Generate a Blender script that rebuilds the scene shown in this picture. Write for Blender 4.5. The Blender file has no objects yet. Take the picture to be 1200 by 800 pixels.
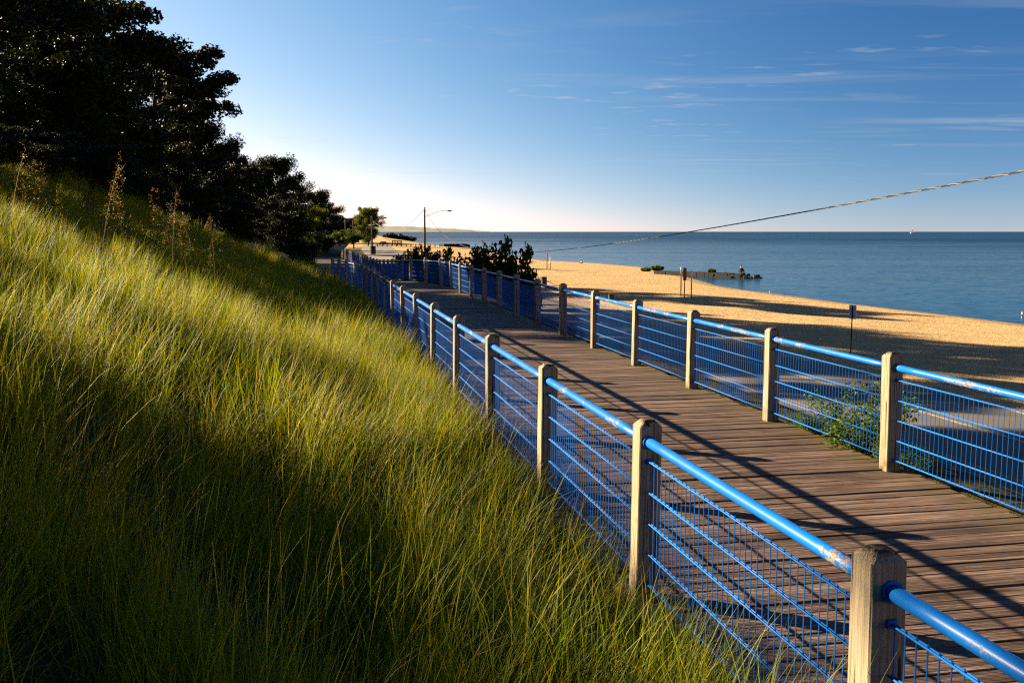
import bpy, bmesh, math, random
import numpy as np
from mathutils import Vector, Matrix

# ------------------------------------------------------------------ scene, camera, light
S = bpy.context.scene
C = S.collection
R_ = math.radians
rnd = random.Random(7)
EYE = 2.2
cam_d = bpy.data.cameras.new('camera'); cam = bpy.data.objects.new('camera', cam_d); C.objects.link(cam)
cam_d.lens = 35; cam_d.sensor_width = 36; cam_d.clip_start = 0.05; cam_d.clip_end = 120000
PITCH = math.atan(129 / 1166.67)
cam.location = (0, 0, EYE); cam.rotation_euler = (math.pi / 2 - PITCH, 0, 0)
S.camera = cam

SUN_DIR = Vector((-0.898, 0.438, 0)).normalized()
SUN_EL = R_(20)
W = bpy.data.worlds.new('World'); S.world = W; W.use_nodes = True
wn, wl = W.node_tree.nodes, W.node_tree.links
wn.clear()
wo = wn.new('ShaderNodeOutputWorld'); bg = wn.new('ShaderNodeBackground'); sky = wn.new('ShaderNodeTexSky')
sky.sky_type = 'NISHITA'; sky.sun_disc = False; sky.sun_elevation = SUN_EL
sky.sun_rotation = math.atan2(SUN_DIR.x, SUN_DIR.y)
sky.altitude = 0; sky.air_density = .4; sky.dust_density = .05; sky.ozone_density = 1.0
bg.inputs['Strength'].default_value = 0.05
wl.new(bg.outputs[0], wo.inputs[0])

sun_d = bpy.data.lights.new('sun', 'SUN'); sun = bpy.data.objects.new('sun', sun_d); C.objects.link(sun)
sun_d.energy = 5.0; sun_d.angle = R_(0.5); sun_d.color = (1.0, 0.76, 0.46)
sv = Vector((SUN_DIR.x * math.cos(SUN_EL), SUN_DIR.y * math.cos(SUN_EL), math.sin(SUN_EL)))
sun.rotation_euler = (-sv).to_track_quat('-Z', 'Y').to_euler()
S.view_settings.view_transform = 'Standard'; S.view_settings.look = 'None'
S.view_settings.exposure = 3.0; S.view_settings.gamma = 1.0; S.view_settings.use_curve_mapping = False
S.cycles.max_bounces = 6; S.cycles.diffuse_bounces = 1; S.cycles.transparent_max_bounces = 8
S.cycles.use_adaptive_sampling = True; S.cycles.adaptive_threshold = .006
S.cycles.use_denoising = False; S.cycles.filter_width = 1.25; S.cycles.sample_clamp_indirect = 4.0

# ------------------------------------------------------------------ node helper
class NT:
    def __init__(s, tree): s.t = tree
    def n(s, kind, **kw):
        nd = s.t.nodes.new('ShaderNode' + kind)
        for k, v in kw.items():
            if k.startswith('i_'):
                key = k[2:]; key = int(key) if key.isdigit() else key.replace('_', ' ')
                nd.inputs[key].default_value = v
            else: setattr(nd, k, v)
        return nd
    def l(s, a, b): s.t.links.new(a, b)
    def noise(s, vec, scale, detail=4, rough=.55, dist=0):
        nd = s.n('TexNoise'); nd.inputs['Scale'].default_value = scale; nd.inputs['Detail'].default_value = detail
        nd.inputs['Roughness'].default_value = rough; nd.inputs['Distortion'].default_value = dist
        if vec is not None: s.l(vec, nd.inputs['Vector'])
        return nd.outputs['Fac']
    def ramp(s, fac, stops):
        nd = s.n('ValToRGB'); e = nd.color_ramp.elements
        while len(e) < len(stops): e.new(.5)
        for el, (p, c) in zip(e, stops):
            el.position = p; el.color = (*c, 1) if len(c) == 3 else c
        s.l(fac, nd.inputs[0]); return nd.outputs['Color']
    def mapr(s, fac, a, b, c=0., d=1.):
        nd = s.n('MapRange'); s.l(fac, nd.inputs[0])
        for i, v in zip((1, 2, 3, 4), (a, b, c, d)): nd.inputs[i].default_value = v
        return nd.outputs[0]
    def mix(s, fac, a, b, mode='MIX'):
        nd = s.n('MixRGB', blend_type=mode)
        for inp, v in ((nd.inputs[0], fac), (nd.inputs[1], a), (nd.inputs[2], b)):
            if isinstance(v, (int, float)): inp.default_value = v
            elif isinstance(v, tuple): inp.default_value = (*v, 1) if len(v) == 3 else v
            else: s.l(v, inp)
        return nd.outputs[0]
    def math(s, op, a, b=0., clamp=False):
        nd = s.n('Math', operation=op, use_clamp=clamp)
        for i, v in enumerate((a, b)):
            if isinstance(v, (int, float)): nd.inputs[i].default_value = v
            else: s.l(v, nd.inputs[i])
        return nd.outputs[0]
    def mapping(s, vec, scale=(1, 1, 1), loc=None):
        nd = s.n('Mapping'); nd.inputs['Scale'].default_value = scale; s.l(vec, nd.inputs['Vector'])
        if loc is not None:
            if isinstance(loc, tuple): nd.inputs['Location'].default_value = loc
            else: s.l(loc, nd.inputs['Location'])
        return nd.outputs[0]
    def bump(s, h, strength, dist):
        nd = s.n('Bump'); nd.inputs['Strength'].default_value = strength; nd.inputs['Distance'].default_value = dist
        s.l(h, nd.inputs['Height']); return nd.outputs[0]

def mat(name):
    m = bpy.data.materials.new(name); m.use_nodes = True
    t = NT(m.node_tree); b = m.node_tree.nodes['Principled BSDF']
    return m, t, b

# ------------------------------------------------------------------ sky: thin clouds
t = NT(W.node_tree)
tc = t.n('TexCoord')
sep = t.n('SeparateXYZ'); t.l(tc.outputs['Generated'], sep.inputs[0])
el = t.math('MAXIMUM', sep.outputs[2], 0.02)
px_ = t.math('DIVIDE', sep.outputs[0], el); py_ = t.math('DIVIDE', sep.outputs[1], el)
cmb = t.n('CombineXYZ'); t.l(px_, cmb.inputs[0]); t.l(py_, cmb.inputs[1])
cv = cmb.outputs[0]
cirrus = t.noise(t.mapping(cv, (0.42, 1.5, 1), (3.1, .8, 0)), 1.0, 8, .62, .5)
cover = t.noise(t.mapping(cv, (0.16, .22, 1), (1.7, 5.2, 0)), 1.0, 2, .5)
cm = t.math('MULTIPLY', t.mapr(cirrus, .50, .78), t.mapr(cover, .44, .60), True)
puff = t.noise(t.mapping(cv, (2.3, 3.6, 1), (9.3, 2.1, 0)), 1.0, 6, .6, .3)
cover2 = t.noise(t.mapping(cv, (.45, .55, 1), (4.9, 1.3, 0)), 1.0, 2, .5)
cm = t.math('MAXIMUM', cm, t.math('MULTIPLY', t.mapr(puff, .57, .72), t.mapr(cover2, .50, .62), True))
cm = t.math('MULTIPLY', cm, t.mapr(sep.outputs[2], .02, .08), True)
cm = t.math('MULTIPLY', cm, .45)
# polarising filter: the sky darkens smoothly with the angle from the sun, all the way round
nrm = t.n('VectorMath', operation='DOT_PRODUCT'); t.l(tc.outputs['Generated'], nrm.inputs[0]); nrm.inputs[1].default_value = tuple(sv)
pol = t.math('ADD', t.math('MULTIPLY', t.math('POWER', t.math('ABSOLUTE', nrm.outputs['Value']), 2.0), .8), .2)
skp = t.n('VectorMath', operation='SCALE'); t.l(sky.outputs[0], skp.inputs[0]); t.l(pol, skp.inputs['Scale'])
# contrasty film-like grade, one curve per channel for the whole sky
sc_ = t.n('SeparateColor'); t.l(skp.outputs[0], sc_.inputs[0]); cc_ = t.n('CombineColor')
for i, (g_, k_) in enumerate(((1.5, 1.22), (.95, 1.12), (.6, 1.34))):
    t.l(t.math('MULTIPLY', t.math('POWER', sc_.outputs[i], g_), k_), cc_.inputs[i])
graded = cc_.outputs[0]
skc = t.mix(cm, graded, (1.65, 1.65, 1.7))
t.l(skc, bg.inputs[0])

# ------------------------------------------------------------------ materials
def m_wood_post():
    m, t, b = mat('weathered_post_wood')
    tc = t.n('TexCoord'); oi = t.n('ObjectInfo')
    off = t.math('MULTIPLY', oi.outputs['Random'], 40)
    cx = t.n('CombineXYZ'); t.l(off, cx.inputs[0]); t.l(off, cx.inputs[1])
    v = t.mapping(tc.outputs['Object'], (1, 1, 1), cx.outputs[0])
    g = t.noise(t.mapping(v, (105, 105, 2.4)), 1, 5, .6, .5)
    g2 = t.noise(t.mapping(v, (14, 14, .9)), 1, 4, .6)
    col = t.ramp(g, [(.38, (0.029, 0.0206, 0.0124)), (.455, (0.124, 0.0971, 0.062)), (.55, (0.1902, 0.155, 0.1034)), (.62, (0.2398, 0.2026, 0.1426))])
    col = t.mix(t.mapr(g2, .35, .7, .55, 0), col, (0.124, 0.1054, 0.0786))
    grey = t.math('MULTIPLY', oi.outputs['Random'], .55)
    col = t.mix(grey, col, (0.1406, 0.1302, 0.1116))
    ck = t.noise(t.mapping(v, (34, 34, 1.1)), 1, 3, .5, .3)
    col = t.mix(t.mapr(ck, .60, .64), col, (.02, .014, .009))
    sp = t.n('SeparateXYZ'); t.l(tc.outputs['Object'], sp.inputs[0])
    gr = t.noise(v, 7, 4, .6)
    col = t.mix(t.math('MULTIPLY', t.mapr(sp.outputs[2], .34, .02), t.mapr(gr, .35, .65), True), col, (.05, .042, .02))
    n3 = t.noise(v, 22, 5, .65)
    topm = t.math('MULTIPLY', t.mapr(sp.outputs[2], 1.078, 1.095), t.mapr(n3, .36, .50), True)
    col = t.mix(topm, col, (0.0124, 0.0112, 0.0082))
    knots = t.noise(t.mapping(v, (9, 9, 5)), 1, 2, .5)
    col = t.mix(t.mapr(knots, .70, .76), col, (0.029, 0.0186, 0.0103))
    t.l(col, b.inputs['Base Color']); b.inputs['Roughness'].default_value = .85
    b.inputs['Specular IOR Level'].default_value = .1
    t.l(t.bump(g, .9, .005), b.inputs['Normal'])
    return m
def m_blue(name, chips):
    m, t, b = mat(name)
    tc = t.n('TexCoord'); oi = t.n('ObjectInfo')
    off = t.math('MULTIPLY', oi.outputs['Random'], 60)
    cx = t.n('CombineXYZ'); t.l(off, cx.inputs[0])
    v = t.mapping(tc.outputs['Object'], (1, 1, 1), cx.outputs[0])
    n = t.noise(v, 5, 3, .6)
    base = t.mix(t.mapr(n, .3, .7), (0.0007, 0.0592, 0.2611), (0.0014, 0.0777, 0.3323)) if chips else t.mix(t.mapr(n, .3, .7), (0.0007, 0.0599, 0.2609), (0.0014, 0.0776, 0.3244))
    if chips:
        big = t.noise(t.mapping(v, (2.1, 5, 5)), 1, 1, .4)
        fine = t.noise(t.mapping(v, (16, 34, 34)), 1, 5, .7)
        mk = t.math('MULTIPLY', t.mapr(big, .568, .615), t.mapr(fine, .49, .52), True)
        sp2 = t.noise(t.mapping(v, (40, 60, 60)), 1, 2, .5)
        mk = t.math('MAXIMUM', mk, t.math('MULTIPLY', t.mapr(sp2, .745, .76), t.mapr(n, .5, .55), True))
        n2 = t.noise(v, 50, 3, .6)
        chip = t.ramp(n2, [(.4, (0.0401, 0.0308, 0.0246)), (.55, (0.1294, 0.1171, 0.1017)), (.7, (0.074, 0.037, 0.0185))])
        base = t.mix(mk, base, chip)
        t.l(t.mapr(mk, 0, 1, .34, .8), b.inputs['Roughness'])
        t.l(t.bump(t.math('SUBTRACT', 1, mk), .4, .001), b.inputs['Normal'])
    else: b.inputs['Roughness'].default_value = .6
    b.inputs['Specular IOR Level'].default_value = .1
    if chips: b.inputs['Specular IOR Level'].default_value = .22
    t.l(base, b.inputs['Base Color'])
    return m
def m_plank():
    m, t, b = mat('weathered_deck_boards')
    tc = t.n('TexCoord'); oi = t.n('ObjectInfo')
    off = t.math('MULTIPLY', oi.outputs['Random'], 90)
    cx = t.n('CombineXYZ'); t.l(off, cx.inputs[0]); t.l(off, cx.inputs[1]); t.l(off, cx.inputs[2])
    v = t.mapping(tc.outputs['Object'], (1, 1, 1), cx.outputs[0])
    g = t.noise(t.mapping(v, (1.6, 85, 20)), 1, 6, .65, .35)
    g2 = t.noise(t.mapping(v, (.9, 11, 8)), 1, 5, .6, .3)
    g3 = t.noise(t.mapping(v, (5, 22, 8)), 1, 4, .6)
    col = t.ramp(g, [(.39, (0.0110, 0.0064, 0.0046)), (.46, (0.0632, 0.0412, 0.0313)), (.56, (0.0980, 0.0691, 0.0560)), (.65, (0.1453, 0.1088, 0.0939))])
    col = t.mix(t.mapr(g2, .36, .56), (0.0237, 0.0147, 0.0112), col)
    col = t.mix(t.mapr(g3, .60, .74, 0, .65), col, (0.1264, 0.0970, 0.0873))
    ck = t.noise(t.mapping(v, (1.3, 34, 9)), 1, 3, .5, .2)
    col = t.mix(t.mapr(ck, .58, .63), col, (0.0187, 0.0120, 0.0095))
    hs = t.n('HueSaturation'); t.l(col, hs.inputs['Color'])
    t.l(t.mapr(oi.outputs['Random'], 0, 1, .65, 1.35), hs.inputs['Value'])
    col = hs.outputs[0]
    sp = t.n('SeparateXYZ'); t.l(tc.outputs['Object'], sp.inputs[0])
    ab = t.math('ABSOLUTE', sp.outputs[0])
    moss = t.math('MULTIPLY', t.mapr(ab, 1.28, 1.66), t.mapr(g3, .33, .55), True)
    col = t.mix(t.math('MULTIPLY', moss, .8), col, (0.0473, 0.0367, 0.0116))
    t.l(col, b.inputs['Base Color']); b.inputs['Roughness'].default_value = .72
    b.inputs['Specular IOR Level'].default_value = .15
    t.l(t.bump(g, .7, .004), b.inputs['Normal'])
    return m
def m_simple(name, col, rough=.7, metal=0., var=.25, scale=8, bump=0., spec=.14):
    m, t, b = mat(name)
    tc = t.n('TexCoord'); n = t.noise(tc.outputs['Object'], scale, 5, .6)
    c1 = tuple(max(0, c * (1 - var)) for c in col); c2 = tuple(min(1, c * (1 + var)) for c in col)
    t.l(t.mix(t.mapr(n, .3, .7), c1, c2), b.inputs['Base Color'])
    b.inputs['Roughness'].default_value = rough; b.inputs['Metallic'].default_value = metal
    b.inputs['Specular IOR Level'].default_value = spec
    if bump: t.l(t.bump(n, .6, bump), b.inputs['Normal'])
    return m
def m_leaf(name, c1, c2, trans=.3, scale=.5):
    m, t, b = mat(name)
    geo = t.n('NewGeometry'); tc = t.n('TexCoord')
    n = t.noise(tc.outputs['Object'], scale, 3, .6)
    f = t.math('ADD', t.math('MULTIPLY', geo.outputs['Random Per Island'], .6), t.math('MULTIPLY', n, .5))
    col = t.mix(t.mapr(f, .25, .8), c1, c2)
    t.l(col, b.inputs['Base Color']); b.inputs['Roughness'].default_value = .55; b.inputs['Specular IOR Level'].default_value = .07
    tr = t.n('BsdfTranslucent'); t.l(t.mix(1.0, col, (1.5, 1.5, .6), 'MULTIPLY'), tr.inputs[0])
    mx = t.n('MixShader'); mx.inputs[0].default_value = trans
    t.l(b.outputs[0], mx.inputs[1]); t.l(tr.outputs[0], mx.inputs[2])
    t.l(mx.outputs[0], m.node_tree.nodes['Material Output'].inputs[0])
    return m
def m_grass():
    m, t, b = mat('beach_grass_blades')
    at = t.n('Attribute', attribute_name='tint'); oi = t.n('ObjectInfo')
    at2 = t.n('Attribute', attribute_name='along')
    geo = t.n('NewGeometry')
    pn = t.noise(geo.outputs['Position'], .55, 3, .6)
    f = t.math('ADD', t.math('MULTIPLY', at.outputs['Fac'], .75), t.math('MULTIPLY', oi.outputs['Random'], .25))
    col = t.ramp(f, [(.0, (0.0317, 0.0709, 0.0015)), (.35, (0.0790, 0.1155, 0.0019)), (.60, (0.1421, 0.1416, 0.0022)), (.78, (0.1790, 0.1313, 0.0051)), (1., (0.2422, 0.1680, 0.0122))])
    col = t.mix(t.mapr(pn, .4, .65, 0, .45), col, (0.1578, 0.1416, 0.0020))
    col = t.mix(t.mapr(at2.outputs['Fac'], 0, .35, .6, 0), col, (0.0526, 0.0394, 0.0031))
    t.l(col, b.inputs['Base Color']); b.inputs['Roughness'].default_value = .55; b.inputs['Specular IOR Level'].default_value = .12
    tr = t.n('BsdfTranslucent'); t.l(t.mix(1.0, col, (1.4, 1.35, .5), 'MULTIPLY'), tr.inputs[0])
    mx = t.n('MixShader'); mx.inputs[0].default_value = .42
    t.l(b.outputs[0], mx.inputs[1]); t.l(tr.outputs[0], mx.inputs[2])
    t.l(mx.outputs[0], m.node_tree.nodes['Material Output'].inputs[0])
    return m
def m_ground():
    m, t, b = mat('sand_and_dune_soil')
    at = t.n('Attribute', attribute_name='sand'); tc = t.n('TexCoord'); p = tc.outputs['Object']
    n1 = t.noise(p, .6, 5, .6); n2 = t.noise(p, 5, 5, .65); n3 = t.noise(p, 40, 3, .6)
    sand = t.mix(t.mapr(n1, .35, .65), (0.2567, 0.1799, 0.0906), (0.3126, 0.2288, 0.1201))
    sand = t.mix(t.mapr(n2, .35, .58, .6, 0), sand, (0.1628, 0.1125, 0.067))
    wt = t.n('Attribute', attribute_name='wet'); sand = t.mix(t.math('MULTIPLY', wt.outputs['Fac'], .6), sand, (0.0915, 0.0598, 0.0352))
    soil = t.mix(t.mapr(n2, .35, .65), (0.0144, 0.0144, 0.0058), (0.0335, 0.0287, 0.012))
    t.l(t.mix(at.outputs['Fac'], soil, sand), b.inputs['Base Color'])
    b.inputs['Roughness'].default_value = .95; b.inputs['Specular IOR Level'].default_value = .03
    vo = t.n('TexVoronoi', feature='SMOOTH_F1'); vo.inputs['Scale'].default_value = 1.9; t.l(p, vo.inputs['Vector'])
    h = t.math('ADD', t.math('MULTIPLY', vo.outputs['Distance'], .55), t.math('ADD', n2, t.math('MULTIPLY', n3, .04)))
    t.l(t.bump(h, .75, .14), b.inputs['Normal'])
    return m
def m_asphalt():
    m, t, b = mat('worn_asphalt')
    tc = t.n('TexCoord'); p = tc.outputs['Object']
    n1 = t.noise(p, .35, 5, .6); n2 = t.noise(p, 60, 3, .7); n3 = t.noise(t.mapping(p, (.9, .06, 1)), 1, 4, .6)
    c = t.mix(t.mapr(n1, .35, .65), (0.0254, 0.0229, 0.0205), (0.041, 0.0364, 0.0315))
    c = t.mix(t.mapr(n2, .45, .7, 0, .4), c, (0.0615, 0.0573, 0.0512))
    c = t.mix(t.mapr(n3, .55, .75, 0, .5), c, (0.1023, 0.0778, 0.0512))
    t.l(c, b.inputs['Base Color']); b.inputs['Roughness'].default_value = .85
    t.l(t.bump(n2, .4, .004), b.inputs['Normal'])
    return m
def m_paint(name, col):
    m, t, b = mat(name)
    tc = t.n('TexCoord'); n = t.noise(tc.outputs['Object'], 9, 6, .7)
    t.l(t.mix(t.mapr(n, .48, .60), col, (0.045, 0.041, 0.0369)), b.inputs['Base Color']); b.inputs['Roughness'].default_value = .7
    return m
def m_water():
    m, t, b = mat('lake_water')
    tc = t.n('TexCoord'); p = tc.outputs['Object']
    b.inputs['Base Color'].default_value = (.006, .038, .065, 1)
    b.inputs['Roughness'].default_value = .12; b.inputs['IOR'].default_value = 1.33
    n4 = t.noise(t.mapping(p, (.004, .02, 1)), 1.0, 4, .6)
    n5 = t.noise(t.mapping(p, (.012, .09, 1)), 1.0, 3, .6)
    sp = t.n('SeparateXYZ'); t.l(p, sp.inputs[0])
    # sheltered, calmer water next to the shore; wind waves farther out
    far = t.mapr(t.math('ADD', sp.outputs[1], t.math('MULTIPLY', sp.outputs[0], .9)), 120, 900, .12, 1.0)
    far = t.math('MULTIPLY', far, t.mapr(n4, .35, .62, .6, 1.15)); far = t.math('MULTIPLY', far, t.mapr(n5, .35, .65, .75, 1.2))
    acc = None
    for scl, amp in (((.9, 1.6, 1), .42), ((.22, .5, 1), .30), ((3.5, 5., 1), .30)):
        nd = t.n('TexNoise'); nd.inputs['Scale'].default_value = 1; nd.inputs['Detail'].default_value = 3; t.l(t.mapping(p, scl), nd.inputs['Vector'])
        v1 = t.n('VectorMath', operation='SUBTRACT'); t.l(nd.outputs['Color'], v1.inputs[0]); v1.inputs[1].default_value = (.5, .5, .5)
        v2 = t.n('VectorMath', operation='SCALE'); t.l(v1.outputs[0], v2.inputs[0]); v2.inputs['Scale'].default_value = amp * 2.6
        if acc is None: acc = v2.outputs[0]
        else:
            v3 = t.n('VectorMath', operation='ADD'); t.l(acc, v3.inputs[0]); t.l(v2.outputs[0], v3.inputs[1]); acc = v3.outputs[0]
    v4 = t.n('VectorMath', operation='SCALE'); t.l(acc, v4.inputs[0]); t.l(far, v4.inputs['Scale'])
    v5 = t.n('VectorMath', operation='MULTIPLY'); t.l(v4.outputs[0], v5.inputs[0]); v5.inputs[1].default_value = (1, 1, 0)
    v6 = t.n('VectorMath', operation='ADD'); t.l(v5.outputs[0], v6.inputs[0]); v6.inputs[1].default_value = (0, 0, 1)
    v7 = t.n('VectorMath', operation='NORMALIZE'); t.l(v6.outputs[0], v7.inputs[0])
    t.l(v7.outputs[0], b.inputs['Normal'])
    df = t.n('BsdfDiffuse'); df.inputs['Color'].default_value = (.001, .014, .044, 1)
    mx = t.n('MixShader'); t.l(t.mapr(far, .2, 1.0, .35, .80), mx.inputs[0])
    t.l(b.outputs[0], mx.inputs[1]); t.l(df.outputs[0], mx.inputs[2])
    t.l(mx.outputs[0], m.node_tree.nodes['Material Output'].inputs[0])
    return m

M = dict(post=m_wood_post(), rail=m_blue('chipped_blue_paint', True), wire=m_blue('blue_wire_coating', False), plank=m_plank(),
         grass=m_grass(), ground=m_ground(), asphalt=m_asphalt(), white_line=m_paint('white_road_paint', (0.2368, 0.2292, 0.2101)),
         yellow_line=m_paint('yellow_road_paint', (0.1909, 0.1031, 0.0115)), water=m_water(),
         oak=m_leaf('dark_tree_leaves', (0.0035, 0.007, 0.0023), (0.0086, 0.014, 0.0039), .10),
         sunlit_leaf=m_leaf('sun_brightened_leaves', (0.0306, 0.0490, 0.0074), (0.0734, 0.0854, 0.0122), .35),  # sunlight put into the leaf colour, brightened to read as sunlit
         scrub=m_leaf('scrub_leaves', (.008, .014, .004), (.022, .034, .008), .25, 4), fresh=m_leaf('fresh_green_leaves', (0.0191, 0.042, 0.0046), (0.0496, 0.084, 0.0095), .35, 4), bush=m_leaf('bush_leaves', (0.0115, 0.0248, 0.0046), (0.0306, 0.0496, 0.0076), .35, 4),
         bark=m_simple('bark', (0.0191, 0.0153, 0.0115), .9, 0, .4, 9, .02), stem=m_simple('twig', (0.0344, 0.0229, 0.0133), .8),
         pole=m_simple('utility_pole_wood', (0.042, 0.0324, 0.0229), .9, 0, .3, 6, .01),
         steel=m_simple('galvanised_steel', (0.126, 0.1299, 0.1337), .45, .7), dark_steel=m_simple('dark_green_steel', (0.0115, 0.0153, 0.0133), .5, .2),
         black=m_simple('black_rubber', (0.0046, 0.0046, 0.0046), .6), rock=m_simple('dark_rock', (0.0109, 0.0094, 0.0078), .85, 0, .45, 3, .05),
         pile=m_simple('dark_wet_timber', (0.0062, 0.0051, 0.0039), .7, 0, .4, 3, .02), sign=m_simple('grey_sign_back', (.50, .50, .52), .5, 0),
         white=m_simple('white_gloss', (.55, .55, .54), .35, 0, .04), red=m_simple('red_cloth', (0.1718, 0.0115, 0.0076), .8), rust=m_simple('red_brown_wood', (0.0993, 0.0324, 0.0153), .85),
         skin=m_simple('skin', (0.1604, 0.0916, 0.0611), .6), navy=m_simple('dark_blue_paint', (0.0057, 0.0115, 0.0306), .3), cloth=m_simple('dark_cloth', (0.0115, 0.0115, 0.0153), .9),
         glass=m_simple('dark_glass', (0.0038, 0.0046, 0.0057), .08), silver=m_simple('silver_paint', (0.1527, 0.1565, 0.1642), .3, .5),
         hill=m_simple('haze_toned_headland', (.10, .11, .11), .95, 0, .3, .002), straw=m_leaf('straw_seed_heads', (0.0611, 0.0382, 0.0115), (0.1146, 0.0725, 0.0229), .35, 5),  # distance haze is put into the headland's pale grey
         cable_dark=m_simple('black_cable', (0.0076, 0.0076, 0.0076), .5), cable_bare=m_simple('bare_aluminium_wire', (.085, .072, .056), .5, .3),
         beam=m_simple('edge_beam_wood', (0.0344, 0.0268, 0.0191), .9, 0, .35, 5, .01), lens=m_simple('lamp_lens', (0.1909, 0.1909, 0.1909), .2),
         orange=m_simple('faded_red_panel', (0.1909, 0.0496, 0.0268), .7))

# ------------------------------------------------------------------ object helpers
def link(name, me, m=None, parent=None, loc=None, smooth=False):
    if me is not None and m is not None and not me.materials: me.materials.append(m)
    if smooth:
        me.polygons.foreach_set('use_smooth', [True] * len(me.polygons))
    o = bpy.data.objects.new(name, me); C.objects.link(o)
    if parent is not None: o.parent = parent
    if loc is not None: o.location = loc
    return o
def mesh(name, v, f):
    me = bpy.data.meshes.new(name); me.from_pydata([tuple(x) for x in v], [], [tuple(x) for x in f]); me.update(); return me
def quads_mesh(name, verts, nper=4):
    """verts (N,nper,3) -> N separate faces, fast."""
    N = len(verts); me = bpy.data.meshes.new(name)
    me.vertices.add(N * nper); me.vertices.foreach_set('co', np.asarray(verts, np.float32).ravel())
    me.loops.add(N * nper); me.loops.foreach_set('vertex_index', np.arange(N * nper, dtype=np.int32))
    me.polygons.add(N); me.polygons.foreach_set('loop_start', np.arange(0, N * nper, nper, dtype=np.int32))
    me.polygons.foreach_set('loop_total', np.full(N, nper, np.int32)); me.update(calc_edges=True); return me
def tag(o, label=None, cat=None, group=None, kind=None):
    if label: o['label'] = label
    if cat: o['category'] = cat
    if group: o['group'] = group
    if kind: o['kind'] = kind
    return o
def thing(name, label, cat, loc=(0, 0, 0), rz=0, group=None, scale=1):
    o = bpy.data.objects.new(name, None); C.objects.link(o); o.location = loc; o.rotation_euler = (0, 0, rz); o.scale = (scale,) * 3
    o.empty_display_size = .2
    return tag(o, label, cat, group)
class MB:
    def __init__(s): s.v = []; s.f = []
    def add(s, v, f):
        n = len(s.v); s.v += [tuple(x) for x in v]; s.f += [tuple(i + n for i in q) for q in f]; return s
    def box(s, c, d, rot=None):
        cx, cy, cz = c; a, b_, e = d[0] / 2, d[1] / 2, d[2] / 2
        v = [Vector((x, y, z)) for x in (-a, a) for y in (-b_, b_) for z in (-e, e)]
        if rot is not None: v = [rot @ q for q in v]
        v = [q + Vector(c) for q in v]
        return s.add(v, [(0, 1, 3, 2), (4, 6, 7, 5), (0, 4, 5, 1), (2, 3, 7, 6), (0, 2, 6, 4), (1, 5, 7, 3)])
    def tube(s, pts, rad, n=8, cap=True):
        pts = [Vector(p) for p in pts]; rad = rad if hasattr(rad, '__len__') else [rad] * len(pts)
        rings = []; base = len(s.v); up = Vector((0, 0, 1))
        d0 = (pts[1] - pts[0]).normalized()
        x = d0.cross(up) if abs(d0.z) < .95 else d0.cross(Vector((1, 0, 0)))
        x.normalize()
        for i, p in enumerate(pts):
            d = (pts[min(i + 1, len(pts) - 1)] - pts[max(i - 1, 0)]).normalized()
            x = (x - d * x.dot(d)).normalized(); y = d.cross(x)
            for k in range(n):
                a = 2 * math.pi * k / n; s.v.append(tuple(p + (x * math.cos(a) + y * math.sin(a)) * rad[i]))
        for i in range(len(pts) - 1):
            for k in range(n):
                a = base + i * n + k; b_ = base + i * n + (k + 1) % n
                s.f.append((a, b_, b_ + n, a + n))
        if cap:
            s.f.append(tuple(base + k for k in reversed(range(n)))); e = base + (len(pts) - 1) * n
            s.f.append(tuple(e + k for k in range(n)))
        return s
    def sphere(s, c, r, nu=8, nv=6, sq=(1, 1, 1)):
        v = [(c[0], c[1], c[2] - r * sq[2])]; f = []
        for j in range(1, nv):
            th = math.pi * j / nv - math.pi / 2
            for i in range(nu):
                a = 2 * math.pi * i / nu
                v.append((c[0] + r * sq[0] * math.cos(th) * math.cos(a), c[1] + r * sq[1] * math.cos(th) * math.sin(a), c[2] + r * sq[2] * math.sin(th)))
        v.append((c[0], c[1], c[2] + r * sq[2])); T = len(v) - 1
        for i in range(nu):
            f.append((0, 1 + (i + 1) % nu, 1 + i)); f.append((T, T - nu + i, T - nu + (i + 1) % nu))
        for j in range(nv - 2):
            for i in range(nu):
                a = 1 + j * nu + i; b_ = 1 + j * nu + (i + 1) % nu; f.append((a, b_, b_ + nu, a + nu))
        return s.add(v, f)
    def mesh(s, name): return mesh(name, s.v, s.f)
    def build(s, name, m, parent=None, smooth=False): return link(name, s.mesh(name), m, parent, None, smooth)

def ray(px, py):
    f = 1166.67; a = Vector(((px - 600) / f, 1, (400 - py) / f)); c, q = math.cos(PITCH), math.sin(PITCH)
    return Vector((a.x, c * a.y + q * a.z, -q * a.y + c * a.z))
def on_z(px, py, z):
    r = ray(px, py); k = (z - EYE) / r.z; return Vector((0, 0, EYE)) + r * k
def at_y(px, py, Y):
    r = ray(px, py); return Vector((0, 0, EYE)) + r * (Y / r.y)

# ------------------------------------------------------------------ layout of the boardwalk
def pl(pts):
    xs = np.array([p[0] for p in pts], float); ys = np.array([p[1] for p in pts], float)
    fine = np.arange(xs[0], xs[-1], .5); g = np.interp(fine, xs, ys)
    k = np.hanning(15); k /= k.sum(); gp = np.concatenate([g[0] + (g[1] - g[0]) * np.arange(-7, 0), g, g[-1] + (g[-1] - g[-2]) * np.arange(1, 8)])
    gs = np.convolve(gp, k, 'valid')
    return lambda Y: float(np.interp(Y, fine, gs))
Lx = pl([(-40, 1.3 + .206 * 43.4), (36, 1.3 - .206 * 32.6), (52, -10.2), (110, -23), (300, -55), (720, -118)])
Rx = pl([(-40, 3.51 + .2005 * 49.07), (40.5, 3.51 - .2005 * 31.43), (46, -4.88), (58, -7.5), (110, -19), (300, -51), (720, -112)])
zd = pl([(-40, 0), (43, 0), (60, -.6), (720, -.6)])
ROAD = -3.35; SHORE = -4.3
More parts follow.
